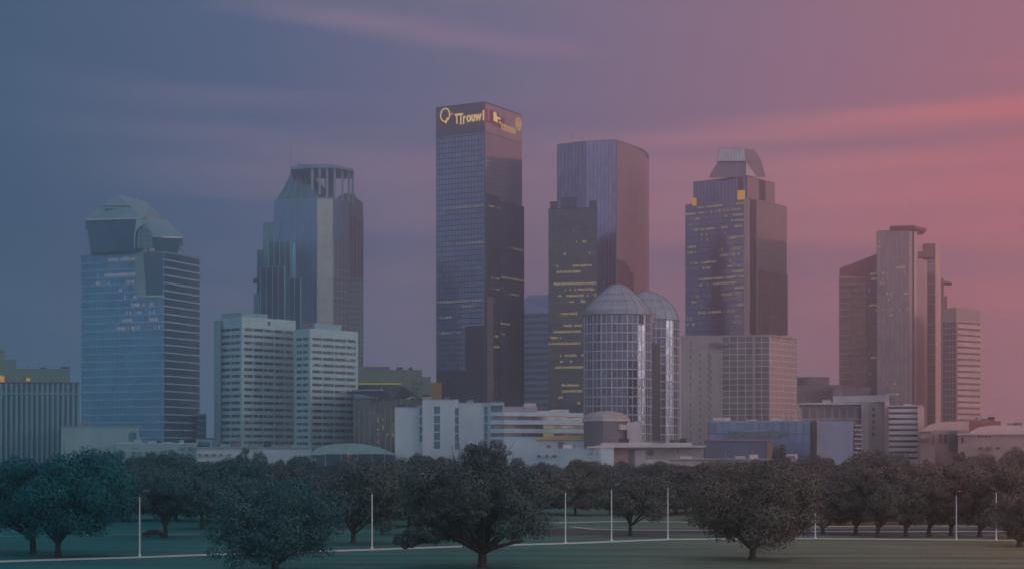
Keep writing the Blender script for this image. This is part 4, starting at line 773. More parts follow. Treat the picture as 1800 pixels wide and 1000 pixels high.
m = MB(); m.loft(ccw([Q(1650, D-2), Q(1673, D), Q(1673, D+20), Q(1650, D+20)]), Zp(497.5, D), ccw([Q(1650, D-2), Q(1667, D), Q(1667, D+20), Q(1650, D+20)]), Zp(494, D)); m.build('canopy', mRust, r)
m = MB(); m.box(Q(1653, D)[0], Q(1661, D)[0], D+4, D+10, Zp(494, D), Zp(488, D)); m.build('rooftop_unit', mBrown, r)
D = 1250; r = root('louvred_tower', 'pink tower with dense horizontal louvre bands, rightmost of the towers', 'tower', (*Q(1690, D), 0))
pf = ccw([Q(1657, D+8), Q(1681, D), Q(1722.5, D+16), Q(1722.5, D+40), Q(1657, D+40)]); zb = Zp(565, D)
mass(r, pf, 0, zb, gWarm, mMulW, fl=4.6, bh=.4, bo=.15, mod=2.6, verm=mMulW, vw=.2, vo=.18, roofm=mPink, parapet=.5)
a, b = Vector(Q(1681.4, D)), Vector(Q(1722.5, D+16))
m = MB(); m.wallbox(a, b, 0, zb-.3, .35, .18); m.build('dark_backing', mBrown, r)
for k in range(24): m = MB(); m.wallbox(a, b, 6+k*4.45, 6+k*4.45+2.9, 1.0, .3); m.build('louvre_band', mPinkW, r)
hull('sloped_top', [P3(1657,564,D+8), P3(1681,564,D), P3(1722.5,564,D+16), P3(1722.5,546,D+16), P3(1713,541,D+20), P3(1681,539.5,D+1), P3(1660,543,D+8), P3(1722.5,564,D+40), P3(1657,564,D+40), P3(1713,541,D+38), P3(1660,543,D+38)], mPink, r)
# --- low-rise row in front
D = 770; r = root('round_pavilion', 'grey curved pavilion with shallow domed roof and white annex', 'building', (*Q(1070, D), 0))
m = MB(); pg = ccw([Q(1026, D+3), Q(1040, D-5), Q(1060, D-9), Q(1085, D-8), Q(1103, D), Q(1106, D+20), Q(1026, D+24)]); m.prism(pg, 0, Zp(740, D)); m.build('wall', mTaupe, r)
m = MB(); m.loft(off(pg, .6), Zp(740, D), off(pg, .6), Zp(737.5, D)); m.build('roof_edge', mWhiteW, r)
c = Q(1066, D+8); m = MB()
for (k0, y0), (k1, y1) in zip([(1,737.5),(.93,731),(.7,725),(.35,722)], [(.93,731),(.7,725),(.35,722),(.1,721)]):
    f = lambda k: [(c[0]+(x-c[0])*k, c[1]+(y-c[1])*k) for x, y in off(pg, .5)]
    m.loft(f(k0), Zp(y0, D), f(k1), Zp(y1, D), top=(k1 < .2), bot=False)
m.build('domed_roof', mBeige, r)
m = MB(); m.prism(ccw([Q(1102, D-4), Q(1127, D-6), Q(1127, D+20), Q(1102, D+20)]), 0, Zp(742, D)); m.build('annex_wall', mWhiteW, r)
m = MB(); m.box(Q(1115, D)[0], Q(1126.5, D)[0], D-5, D+5, Zp(742, D), Zp(739.5, D)); m.build('annex_roof', mBeige, r)
m = MB(); m.wallbox(Q(1088, D-8.5), Q(1100, D-2.5), Zp(755, D), Zp(746, D), 1.0, -.3); m.build('panel', mWhiteW, r)
D = 720; r = root('flat_roofed_hall', 'long low beige hall with thin white roof right of centre', 'building', (*Q(1140, D), 0))
m = MB(); m.prism(ccw([Q(1078, D+4), Q(1236, D), Q(1240, D+45), Q(1078, D+45)]), 0, Zp(786, D)); m.build('wall', mBeige, r)
m = MB(); m.prism(ccw([Q(1046, D-2), Q(1240, D-4), Q(1243, D+50), Q(1046, D+50)]), Zp(786, D), Zp(782.5, D)); m.build('roof', mWhiteW, r)
m = MB(); m.prism(ccw([Q(1058, D+10), Q(1215, D+8), Q(1222, D+45), Q(1054, D+45)]), Zp(782.5, D), Zp(777, D)); m.build('roof_upstand', mWhiteW, r)
for (x0, x1, y0, y1, mt_) in ((1080,1104,788,825,mPink),(1105,1115,789,825,mTaupe),(1117,1134,790,825,mWhiteW),(1138,1149,790,800,gStrip),(1190.5,1193,789,806,mTaupe)):
    t = (x0-1078)/158; m = MB(); m.wallbox(Q(x0, D+4-4*t), Q(x1, D+4-4*(x1-1078)/158), Zp(y1, D), Zp(y0, D), .2, -.3); m.build('wall_panel' if mt_ is not gStrip else 'window', mt_, r)
D = 690; r = root('white_villa', 'white low building with small black marks rising above centre trees', 'building', (*Q(1010, D), 0))
m = MB(); m.prism(ccw([Q(942, D+6), Q(1056, D), Q(1079, D+2), Q(1079, D+40), Q(942, D+40)]), 0, Zp(787, D)); m.build('wall', mWhite, r)
m = MB(); m.prism(ccw([Q(1032, D-1), Q(1080, D+1), Q(1080, D+40), Q(1032, D+40)]), Zp(787, D)+.01, Zp(784, D)); m.build('roof', mWhiteW, r)
for (x0, x1, y0, y1) in ((1031,1036,811,819),(1043,1048,810,818)): m = MB(); m.wallbox(Q(x0, D+1.3), Q(x1, D+1), Zp(y1, D), Zp(y0, D), .1, -.3); m.build('window', gStrip, r)
rnd = random.Random(4)
for i in range(12):
    x = rnd.choice([1002,1016,1018,1032,1037,1041,1047,1049,1051,1070]); y = rnd.uniform(793, 806); s = rnd.uniform(.7, 2); m = MB(); t = (x-942)/114; m.wallbox(Q(x, D+6-6*min(t, 1)), Q(x+s, D+6-6*min(t, 1)-.03), Zp(y+s*1.3, D), Zp(y, D), .12, -.2); m.build('wall_mark', mDarkM, r)
D = 650; r = root('long_wall_building', 'very low white building line above trees right of centre', 'building', (*Q(1300, D), 0))
m = MB(); m.prism(ccw([Q(1134, D+3), Q(1400, D), Q(1400, D+25), Q(1134, D+25)]), 0, Zp(807.5, D)); m.build('wall', mWhiteW, r)
m = MB(); m.prism(ccw([Q(1178, D+1), Q(1400, D-1.5), Q(1400, D+26), Q(1178, D+26)]), Zp(807.5, D), Zp(805.5, D)); m.build('roof', mBeige, r)
m = MB(); m.box(Q(1182, D)[0], Q(1216, D)[0], D-9, D-1, 0, Zp(818, D)); m.build('grey_annex', mTaupe, r)
for (lab, x0, xp, x1, yt, yb, D) in (('dark red pitched roof house peeking above trees, right one', 1240, 1262, 1290, 812, 832, 630), ('small red hipped roof house peeking above trees, left one', 1205, 1232, 1256, 826, 836, 600)):
    r = root('red_roof_house', lab, 'house', (*Q(xp, D), 0)); m = MB(); m.box(Q(x0+4, D)[0], Q(x1-4, D)[0], D, D+12, 0, Zp(yb, D)); m.build('wall', mPink, r)
    hull('roof', [P3(x0, yb, D-1), P3(x1, yb, D-1), P3(x0, yb, D+13), P3(x1, yb, D+13), P3(xp-8, yt, D+6), P3(xp+12, yt, D+6)], mRedR, r)
# blue building
D = 740; r = root('blue_building', 'blue glass and blue clad low building with orange trim line', 'building', (*Q(1340, D), 0))
mass(r, ccw([Q(1245, D+5), Q(1425, D), Q(1425, D+40), Q(1245, D+40)]), 0, Zp(742, D), G('glass_bright_blue', (.12,.17,.26), (.22,.28,.40), metal=.5), mat('mullion_navy', (.06,.08,.15), .5), fl=5.2, bh=.25, mod=3.2, verm=mat('mullion_navy', (.06,.08,.15), .5), vw=.2, vo=.15, roofm=mBlueP, parapet=.8)
m = MB(); m.prism(ccw([Q(1238, D-8), Q(1357, D-11), Q(1357, D+2), Q(1238, D+2)]), 0, Zp(775, D)); m.build('blue_wall', mBlueW, r)
m = MB(); m.prism(ccw([Q(1237, D-8.6), Q(1358, D-11.6), Q(1358, D+1), Q(1237, D+1)]), Zp(775, D), Zp(773, D)); m.build('orange_trim', mOrange, r)
m = MB(); m.wallbox(Q(1320, D-10), Q(1326.5, D-10.3), Zp(812, D), Zp(791, D), .4, -.2); m.wallbox(Q(1348, D-10.9), Q(1357, D-11), Zp(812, D), Zp(775.5, D), .3, -.2); m.build('orange_door', mOrange, r)
m = MB(); m.prism(ccw([Q(1425.3, D+2), Q(1436, D+1), Q(1436, D+35), Q(1425.3, D+35)]), 0, Zp(741, D)); m.build('stair_tower', mTaupe, r)
m = MB(); m.prism(ccw([Q(1436, D-6), Q(1440, D-6), Q(1440, D+30), Q(1436, D+30)]), 0, Zp(738, D)); m.build('frame_edge', mBeige, r)
m = MB(); m.prism(ccw([Q(1440.2, D-5), Q(1500, D-5), Q(1500, D+30), Q(1440.2, D+30)]), 0, Zp(740, D), um=15, vm=9); m.build('pale_blue_wall', mBlueP, r)
for i in range(8): m = MB(); m.box(Q(1500.2, D)[0], Q(1513, D)[0], D-3, D+12, Zp(748+i*8, D), Zp(746+i*8, D)); m.build('balcony_slab', mWhiteW, r)
m = MB(); m.prism(ccw([Q(1500.1, D), Q(1510, D), Q(1510, D+20), Q(1500.1, D+20)]), 0, Zp(744, D)); m.build('rear_wall', mTaupe, r)
m = MB(); m.wallbox(Q(1279, D+4), Q(1384, D+1), Zp(770, D), Zp(757, D), .4, .2); m.build('lower_glazing', gStrip, r)
for i in range(11): m = MB(); x = 1309+i*5.2; m.wallbox(Q(x, D+3.4-.1*i), Q(x+3, D+3.35-.1*i), Zp(760, D), Zp(756, D), .55, .3); m.build('lit_window', eWhite, r)
# beige portal building
D = 860; r = root('portal_building', 'beige building with deep square windows and tall portal frame', 'building', (*Q(1485, D), 0))
m = MB(); m.prism(ccw([Q(1408, D+3), Q(1516, D), Q(1516, D+40), Q(1408, D+40)]), 0, Zp(713, D), um=5, vm=5); m.build('glazing', gWarm, r)
m = MB()
for (y0, y1) in ((738,734),(717,711),(760,752)): m.wallbox(Q(1408, D+3), Q(1516, D), Zp(y0, D), Zp(y1, D), .9, -.1)
for i in range(9): x = 1408+i*13.2; t = i/8.2; m.wallbox(Q(x, D+3-3*t), Q(x+3.2, D+3-3*t-.1), 0, Zp(713, D), .8, -.1)
m.build('wall_frame', mBeige, r)
m = MB(); m.prism(ccw([Q(1405, D-1), Q(1518, D-4), Q(1518, D+41), Q(1405, D+41)]), Zp(711, D), Zp(707.5, D)); m.build('roof', mWhiteW, r)
m = MB(); m.prism(ccw([Q(1464, D+6), Q(1563, D-8), Q(1563, D+30), Q(1464, D+30)]), Zp(706.5, D), Zp(695, D)); m.build('portal_beam', mWhiteW, r)
m = MB(); m.prism(ccw([Q(1514, D-7), Q(1527, D-8), Q(1527, D+25), Q(1514, D+25)]), 0, Zp(706.6, D)); m.build('portal_column', mBeige, r)
m = MB(); m.prism(ccw([Q(1555, D-8.2), Q(1563, D-8.5), Q(1563, D+25), Q(1555, D+25)]), 0, Zp(706.6, D)); m.build('portal_column', mPinkW, r)
m = MB(); m.prism(ccw([Q(1527.2, D-3), Q(1554.8, D-4), Q(1554.8, D+20), Q(1527.2, D+20)]), 0, Zp(706.6, D)); m.build('recessed_wall', mBeige, r)
for x in (1533, 1545):
    for i in range(5): m = MB(); y = 716+i*11; m.wallbox(Q(x, D-3.3), Q(x+5, D-3.6), Zp(y+6, D), Zp(y, D), .15, -.2); m.build('window', gDark, r)
# garage
D = 840; r = root('parking_garage', 'white banded garage block with dark horizontal openings', 'building', (*Q(1595, D), 0))
pg = ccw([Q(1563.5, D), Q(1620, D-2), Q(1624, D+40), Q(1563.5, D+40)])
mass(r, pg, Zp(812, D), Zp(714, D), gDark, mWhiteW, fl=(812-714)/11*D/F*1.1, bh=1.6, bo=.4, mod=5, strip=True, roofm=mWhiteW, parapet=.6)
m = MB(); m.prism(ccw([Q(1613, D-3.5), Q(1624, D-3.5), Q(1624, D+10), Q(1613, D+10)]), 0, Zp(715, D)); m.build('stair_tower', mPinkW, r)
# classical pink low buildings
D = 800; r = root('pink_civic_building', 'low pink stone civic building with vaulted roof, right side', 'building', (*Q(1665, D), 0))
m = MB(); m.prism(ccw([Q(1618, D), Q(1700, D-3), Q(1700, D+40), Q(1618, D+40)]), 0, Zp(755, D)); m.build('wall', mPink, r)
hull('vaulted_roof', [P3(x, y, D+dd) for x, y in ((1622,755),(1632,747),(1648,742),(1670,740),(1688,741),(1702,745),(1702,755)) for dd in (4, 38)], mPinkW, r)
m = MB(); m.prism(ccw([Q(1616, D-1), Q(1640, D-2), Q(1640, D+3), Q(1616, D+3)]), Zp(758, D), Zp(754.6, D)); m.build('cornice', mPinkW, r)
for (x0, x1, y0, y1, mt_) in ((1640,1642,764,780,gDark),(1651,1655,762,778,gDark),(1660,1664,763,778,gDark)): m = MB(); m.wallbox(Q(x0, D-1.5), Q(x1, D-1.6), Zp(y1, D), Zp(y0, D), .9, -.2); m.build('window', mt_, r)
m = MB(); m.prism(ccw([Q(1668, D-5), Q(1683, D-5), Q(1683, D+5), Q(1668, D+5)]), Zp(792, D), Zp(757, D)); m.build('glass_bay', gTeal, r)
m = MB(); m.prism(ccw([Q(1618, D-12), Q(1644, D-12), Q(1644, D-1), Q(1618, D-1)]), 0, Zp(789, D)); m.build('front_annex', mPink, r)
m = MB(); m.prism(ccw([Q(1703, D+20), Q(1759, D+20), Q(1759, D+40), Q(1703, D+40)]), 0, Zp(738, D)); m.build('rear_block', mRust, r)
D = 770; r = root('pink_hall', 'long pink stone hall with colonnade strip at the right edge', 'building', (*Q(1760, D), 0))
m = MB(); m.prism(ccw([Q(1684, D+2), Q(1717, D), Q(1900, D-5), Q(1900, D+40), Q(1684, D+40)]), 0, Zp(764, D)); m.build('wall', mPink, r)
m = MB(); m.prism(ccw([Q(1682, D+1), Q(1717, D-1), Q(1902, D-6), Q(1902, D+41), Q(1682, D+41)]), Zp(764, D), Zp(761, D)); m.build('cornice', mPinkW, r)
hull('roof', [P3(1700,761,D+3), P3(1900,761,D-2), P3(1720,750,D+12), P3(1745,747,D+12), P3(1900,747,D+8), P3(1700,761,D+38), P3(1900,761,D+38), P3(1745,747,D+30), P3(1900,747,D+30)], mPinkW, r)
for i in range(17): m = MB(); x = 1719+i*6.2; m.wallbox(Q(x, D-.1*i), Q(x+3, D-.1*i-.08), Zp(769, D), Zp(765.2, D), .3, -.1); m.build('window', gDark, r)
m = MB(); m.wallbox(Q(1690, D+1.3), Q(1694, D+1.2), Zp(778, D), Zp(768, D), .2, -.1); m.build('window', gDark, r)
m = MB(); m.wallbox(Q(1688, D+1.5), Q(1696, D+1.1), Zp(805, D), Zp(793, D), .2, -.1); m.build('doorway', gDark, r)
def clutter(rt, x0, x1, y, D, seed, n):
    rnd = random.Random(seed)
    for i in range(n):
        x = rnd.uniform(x0, x1); w = rnd.uniform(.8, 2.6); h = rnd.uniform(.7, 2.0); q = Q(x, D+rnd.uniform(4, 16)); m = MB(); z = Zp(y, D)-.05
        if rnd.random() < .3: m.tube((q[0], q[1], z), (q[0], q[1], z+h*1.6), .16, .12, 6)
        else: m.box(q[0]-w, q[0]+w, q[1]-1, q[1]+1.2, z, z+h)
        m.build('rooftop_unit', rnd.choice((mConc, mWhiteD, mTaupe, mDarkM) if x0 < 700 else (mBeige, mTaupe, mWhiteW, mDarkM)), rt)
RT = {o['label']: o for o in bpy.data.objects if 'label' in o and o.type == 'EMPTY'}
def find(t): return next(o for k, o in RT.items() if t in k)
for (t_, x0, x1, y, D_, n) in (('large white building', 700, 740, 716, 800, 3), ('large white building', 748, 800, 702, 800, 3), ('large white building', 812, 880, 707, 800, 4), ('long low white building', 215, 340, 779, 820, 8), ('low white hall', 350, 540, 785, 790, 9),
    ('long low beige hall', 1065, 1210, 777, 720, 8), ('white low building with small', 948, 1028, 787, 690, 6), ('very low white', 1180, 1395, 805.5, 650, 8), ('blue glass and blue', 1250, 1420, 739, 740, 8), ('beige building with deep', 1412, 1460, 707.5, 860, 4), ('white banded garage', 1568, 1612, 712, 840, 4),
    ('low pink stone civic', 1708, 1755, 738, 822, 4), ('long pink stone hall', 1750, 1890, 747, 780, 6), ('stepped beige', 690, 738, 649, 1050, 4), ('wide pale office', 40, 120, 646, 910, 5), ('low grey podium', 120, 195, 750, 850, 4), ('pale wide block', 1275, 1395, 590, 935, 6)): clutter(find(t_), x0, x1, y, D_, hash(n*7+x0) % 1000, n)
rnd = random.Random(9)
for (t_, xs, y, D_) in (('low white hall', range(352, 540, 13), 797, 793.7), ('long low white building', range(212, 316, 12), 793, 819), ('very low white', range(1225, 1395, 12), 811, 649.5), ('white low building with small', range(948, 1028, 14), 799, 694.5), ('low pink stone civic', (1622, 1630, 1690), 770, 798.5), ('long pink stone hall', range(1725, 1800, 15), 785, 767.5)):
    rt = find(t_)
    for x in xs:
        if rnd.random() < .3: continue
        m = MB(); q = Q(x+rnd.uniform(-2, 2), D_); w = rnd.uniform(.4, 1.1); m.box(q[0]-w, q[0]+w, D_-1.2 if t_ != 'low white hall' else D_-1, D_+1.5, Zp(y+4, D_), Zp(y, D_)); m.build('window', gStrip, rt)
# ================================================================== LAMP POSTS
mPole = mat('white_paint', (.72,.74,.74), .5); mHead = mat('lamp_grey', (.10,.12,.12), .5)
def lamp_proto():
    o = root('lamp_post', 'x', 'lamp post', (0, 0, 0)); 
    m = MB(); m.tube((0, 0, 0), (0, 0, 9.0), .125, .085, 10); m.build('pole', mPole, o, smooth=False)
    m = MB(); m.tube((0, 0, 0), (0, 0, .35), .28, .24, 10); m.build('base', mPole, o)
    m = MB(); m.tube((0, 0, 9.0), (0, 0, 9.45), .05, .05, 6); m.tube((0, 0, 9.4), (.7, 0, 9.75), .05, .04, 6); m.build('arm', mHead, o)
    m = MB(); m.tube((.5, 0, 9.72), (1.5, 0, 9.88), .24, .15, 8); m.build('lamp_head', mHead, o)
    return o
def copy_tree(o, parent=None):
    c = o.copy(); COL.objects.link(c)
    if parent is not None: c.parent = parent
    for ch in o.children: copy_tree(ch, c)
    return c
lp = lamp_proto()
LAMPS = [(245.5,980,873,'white lamp post between the left oaks, leftmost of the lamp posts'),(654,966,868,'white lamp post standing left of the biggest oak'),(994,955.5,865,'white lamp post just right of the biggest oak, first of three'),
 (1075,952,860,'middle one of the three white lamp posts beside the parking road'),(1174,948.5,857,'white lamp post just left of the dense round oak, third of three'),(1433,947.5,857,'white lamp post half hidden at right edge of the dense oak'),
 (1681,949,871,'white lamp post in front of the right tree group'),(1751,950,866,'white lamp post near the right edge, mostly hidden by leaves')]
for i, (px, yb, yt, lb) in enumerate(LAMPS):
    o = lp if i == 0 else copy_tree(lp); Dd = yD(yb)+.2; q = Q(px, Dd+1.4); o.location = (q[0], q[1], .0); tag(o, lb, 'lamp post', 'white lamp posts along the footpath'); s = ((yb-yt)*Dd/F)/9.0; o.scale = (1, 1, s)
    o.rotation_euler = (0, 0, [0, 2.4, 1.0, .4, 1.2, 2.9, .8, 2.0][i])
# ================================================================== CAR
q = Q(272, yD(943)); r = root('parked_car', 'dark parked car under the tree behind the leftmost lamp post', 'car', (q[0], q[1], 0))
mCar = mat('dark_car_paint', (.03,.035,.04), .3, .2); x, y = q
prof = [(-2.1,.3),(-2.15,.75),(-1.5,.9),(-1.0,1.38),(.7,1.4),(1.35,.95),(2.05,.8),(2.12,.32)]
m = MB(); fr = [(x+a, y-.85, z) for a, z in prof]; bk = [(x+a, y+.85, z) for a, z in prof]; m.face(fr[::-1]); m.face(bk)
for i in range(len(prof)): j = (i+1) % len(prof); m.face([fr[i], bk[i], bk[j], fr[j]])
m.build('body', mCar, r)
m = MB(); w_ = [(-1.3,.95),(-.92,1.3),(.62,1.32),(1.15,.95)]; m.face([(x+a, y-.87, z) for a, z in w_]); m.build('side_window', gBlueDark, r)
for wx in (-1.35, 1.3):
    for wy in (-.86, .7): m = MB(); m.tube((x+wx, y+wy, .33), (x+wx, y+wy+.18, .33), .33, .33, 14); m.build('wheel', mDarkM, r)
# ================================================================== TREES
def lerp3(a, b, t): return tuple(p+(q-p)*t for p, q in zip(a, b))
LC = []
for i in range(6):
    t = i/5
    a = lerp3((.004,.110,.125), (.072,.098,.092), t/.5) if t < .5 else lerp3((.072,.098,.092), (.165,.135,.105), (t-.5)/.5)
    b = lerp3((.016,.165,.165), (.115,.160,.125), t/.5) if t < .5 else lerp3((.115,.160,.125), (.230,.185,.135), (t-.5)/.5)
    LC.append(leaf('leaves_%s' % ['teal', 'sea_green', 'deep_green', 'olive', 'brown_olive', 'russet_olive'][i], a, b))
mBark = mat('bark', (.045,.042,.04), .95, scale=2, var=.3); mBarkW = mat('bark_warm', (.075,.055,.05), .95, scale=2, var=.3); mBarkC = mat('bark_cool', (.025,.045,.05), .95, scale=2, var=.3)
def crown_mesh(name, hw, hh, hd, cz, nl, leaves, ls, seed, sparse_top=False, skirt=.0):
    rnd = random.Random(seed); lobes = []
    for i in range(nl):
        while True:
            x, y, z = (rnd.uniform(-1, 1) for _ in range(3)); q = x*x+y*y+z*z
            if .25 < q < 1 and (z > -.75) and sin(5.1*x+seed)*cos(4.3*z+seed*.7)+.6*sin(7*y) > -.75: break
        rr = rnd.choice((.11, .15, .2, .26, .34))*rnd.uniform(.85, 1.15)*min(hw, hh*1.3)
        k = (1.06-rr/max(hw, hh)*.5)*rnd.uniform(.82, 1.1)*(1+.13*sin(2.3*x+1.7*y+seed*1.9)*cos(2.1*z+seed)+.09*sin(6*z+5*x+seed*2))
        lobes.append((x*hw*k, y*hd*k, cz+z*hh*k*(.92 if z > 0 else 1.0), rr))
    for i in range(nl//4): lobes.append((rnd.uniform(-.4, .4)*hw, rnd.uniform(-.4, .4)*hd, cz+rnd.uniform(-.4, .4)*hh, .4*min(hw, hh)))
    tot = sum(l[3]**2 for l in lobes); V = []; Fc = []; u = rnd.uniform; g = rnd.gauss
    for (lx_, ly, lz, lr) in lobes:
        n = int(1.35*leaves*lr*lr/tot)
        if sparse_top and lz > cz+hh*.35: n = int(n*.38)
        for _ in range(n):
            a, b, c = g(0, 1), g(0, 1), g(0, 1); m_ = math.sqrt(a*a+b*b+c*c)+1e-6; rad = lr*(.55+.62*rnd.random()**.8)
            px, py, pz = lx_+a/m_*rad, ly+b/m_*rad, lz+c/m_*rad*.8
            if pz < .35: continue
            s = ls*.86*u(.4, 1.35)
            # leaf-sprig quad, loosely facing outward
            nx, ny, nz = a/m_+g(0, .38), b/m_+g(0, .38), c/m_+.3+g(0, .38)
            t1 = Vector((nx, ny, nz)).normalized(); e1 = t1.orthogonal().normalized(); an = u(0, 6.28); e2 = t1.cross(e1); f1 = e1*cos(an)+e2*sin(an); f2 = t1.cross(f1)
            i0 = len(V); p = Vector((px, py, pz)); V += [tuple(p-f1*s), tuple(p-f2*s*.55+f1*s*.1), tuple(p+f1*s), tuple(p+f2*s*.6)]; Fc.append((i0, i0+1, i0+2, i0+3))
    me = bpy.data.meshes.new(name); me.from_pydata(V, [], Fc); me.materials.append(LC[0]); me.update(); return me, lobes
def limb(m, p, q, r0, r1, rnd, seg=4, bow=.12):
    p = Vector(p); q = Vector(q); L0 = (q-p).length; prev = p; w = Vector((rnd.gauss(0, 1), rnd.gauss(0, 1), abs(rnd.gauss(0, .6)))) * L0*bow
    for i in range(1, seg+1):
        t = i/seg; c = p.lerp(q, t)+w*sin(pi*t); m.tube(prev, c, r0+(r1-r0)*(i-1)/seg, r0+(r1-r0)*t, 7, cap=False); prev = c
def setmat(o, m): o.material_slots[0].link = 'OBJECT'; o.material_slots[0].material = m
def cidx(px, rnd=None):
    v = px/1800*5+(rnd.uniform(-.5, .5) if rnd else 0); return max(0, min(5, round(v)))
def big_tree(kind, label, px, yb, x0, x1, yt, ylow, seed, leaves, ls=.25, nl=64, forks=None, sparse=False, tr=.5, group=None, Dd=None, ci=None):
    Dd = Dd or yD(yb); q = Q(px, Dd); r = root(kind, label, 'tree', (q[0], q[1], 0), group); rnd = random.Random(seed)
    k = Dd/F; hw = (x1-x0)/2*k; top = CAMH+(HZ-yt)*k; low = max(.2, CAMH+(HZ-ylow)*k); hh = (top-low)/2; cz = (top+low)/2; cx = ((x0+x1)/2-px)*k
    me, lobes = crown_mesh('crown', hw, hh, hw*.85, cz, nl, leaves, ls, seed, sparse)
    c = bpy.data.objects.new('crown', me); COL.objects.link(c); c.parent = r; c.location = (cx, 0, 0); setmat(c, LC[cidx(px) if ci is None else ci])
    bk = mBarkC if px < 500 else (mBark if px < 1200 else mBarkW)
    forks = forks or [(0, 0, 1)]
    fz = max(1.2, low+hh*.22); o_ = (q[0], q[1], 0)
    m = MB(); m.tube((0, 0, -.1), (0, 0, .5), tr*1.35, tr*1.02, 10, cap=False); m.tube((0, 0, .5), (0, 0, fz*.55), tr*1.02, tr*.85, 10)
    t = m.build('trunk', bk, r, origin=(0, 0, 0)); t.parent = r; t.location = (0, 0, 0)
    hi = sorted(lobes, key=lambda l: -l[3])[:10]
    m = MB()
    for (l0, l1, l2, lr) in hi: limb(m, (0, 0, fz*.5), (cx+l0*.8, l1*.8, l2), tr*.5, tr*.12, rnd)
    for (l0, l1, l2, lr) in rnd.sample(lobes, min(len(lobes), 18)): limb(m, (cx*.5, 0, cz*.7), (cx+l0, l1, l2+lr*.7), tr*.2, .03, rnd, 4, .06)
    t = m.build('branches', bk, r, origin=(0, 0, 0)); t.location = (0, 0, 0)
    return r
big_tree('oak_tree', 'leftmost park oak with thick trunk and dark teal crown', 58, 973, -60, 118, 800, 945, 1, 26000)
big_tree('oak_tree', 'broad dark oak leaning over its forked trunk, second from left', 102, 979, 30, 236, 792, 950, 2, 34000, tr=.45)
big_tree('oak_tree', 'smaller oak right of the leftmost lamp post with thin trunk', 291, 945, 232, 372, 826, 918, 3, 20000, tr=.4)
big_tree('oak_tree', 'dense rounded oak whose foliage reaches the lawn, centre left', 484, 1003, 370, 600, 848, 1003, 4, 38000, ls=.2, nl=110, tr=.5)
big_tree('oak_tree', 'tall oak left of the lamp post beside the rounded tree', 621, 966, 556, 716, 812, 938, 5, 26000, tr=.42, Dd=290)
big_tree('oak_tree', 'slim trunked oak behind the lamp post left of the biggest oak', 672, 939, 628, 740, 816, 915, 6, 16000, tr=.35)
b6 = big_tree('oak_tree', 'biggest spreading oak with many low limbs and sparse twiggy top', 848, 997, 700, 962, 803, 958, 7, 54000, ls=.2, nl=120, tr=.62)
# its sparse twiggy top and low hanging left bough
k6 = yD(997)/F
me, lob = crown_mesh('upper_foliage', 58*k6, 27*k6, 46*k6, 15.2, 60, 3200, .17, 71, False); c = bpy.data.objects.new('upper_foliage', me); COL.objects.link(c); c.parent = b6; c.location = (0, 0, 0); setmat(c, LC[2])
me, lob = crown_mesh('low_bough_foliage', 46*k6, 26*k6, 30*k6, 4.4, 18, 9000, .22, 72, False); c = bpy.data.objects.new('low_bough_foliage', me); COL.objects.link(c); c.parent = b6; c.location = (-116*k6, -.5, 0); setmat(c, LC[2])
rnd = random.Random(66); m = MB()
for (dx_, dz_) in ((-62,36),(-24,62),(22,58),(52,66),(-95,30),(88,40),(70,20),(0,80)): limb(m, (0, 0, 2.0), (dx_*k6, rnd.uniform(-2, 2), 2.0+dz_*k6), .42, .16, rnd, 6, .14)
for i in range(26): x_ = rnd.uniform(-55, 60); limb(m, (x_*.5*k6, 0, 9), (x_*k6, rnd.uniform(-3, 3), rnd.uniform(14.0, 17.2)), .08, .02, rnd, 5, .06)
t = m.build('limbs', mBark, b6, origin=(0, 0, 0)); t.location = (0, 0, 0)
big_tree('oak_tree', 'small round crowned oak behind the three lamp posts', 1108, 941, 1042, 1186, 834, 915, 8, 19000, tr=.36)
big_tree('oak_tree', 'large dense dark oak with straight trunk, right of centre', 1323, 983, 1208, 1444, 812, 966, 9, 56000, ls=.21, nl=110, tr=.52)
for i, (px, yb, x0, x1, yt, yl, lb) in enumerate([(1446,939,1425,1530,822,928,'oak beside the half hidden lamp post in the right group'),(1504,940,1470,1570,812,928,'second trunked oak from left in the right group'),(1543,943,1510,1610,815,928,'thick trunked oak in the middle of the right group'),
   (1592,943,1560,1650,818,928,'leaning oak just right of the thick trunked one'),(1633,942,1600,1690,812,928,'oak left of the lamp post in the right group'),(1672,941,1640,1730,815,930,'low branched oak directly behind the right lamp post'),
   (1722,943,1690,1780,812,938,'bushy oak between the two rightmost lamp posts'),(1775,946,1730,1850,800,935,'tall russet oak at the right edge of the park'),(1792,960,1738,1880,846,972,'low bush like tree at the far right foreground')]):
    big_tree('oak_tree', lb, px, yb, x0, x1, yt, yl, 100+i, 15000, tr=.42, nl=30)
# distant belt: prototypes copied many times
protos = []
for i in range(10):
    rnd = random.Random(300+i); hw = rnd.uniform(5.6, 7.6); hh = rnd.uniform(4.3, 5.6); hw *= 1.1; me, lobes = crown_mesh('crown', hw, hh*1.05, hw, 6.6, 36, 13000, .31, 400+i)
    m = MB(); m.tube((0, 0, -.1), (0, 0, 7), .38, .2, 7, cap=False)
    for l in lobes[:6]: limb(m, (0, 0, 3.2), l[:3], .18, .05, rnd, 3)
    protos.append((me, m))
SECT = [(-400, 140, 'below the finned block'), (140, 360, 'below the blue crowned tower'), (360, 640, 'below the twin banded blocks'), (640, 770, 'below the gabled building'), (770, 1020, 'below the sign tower and hospital'),
        (1020, 1200, 'below the domed drums'), (1200, 1405, 'below the blue building'), (1405, 1620, 'below the portal building'), (1620, 2400, 'below the pink civic halls')]
first = []; rnd = random.Random(77); cnt = 0
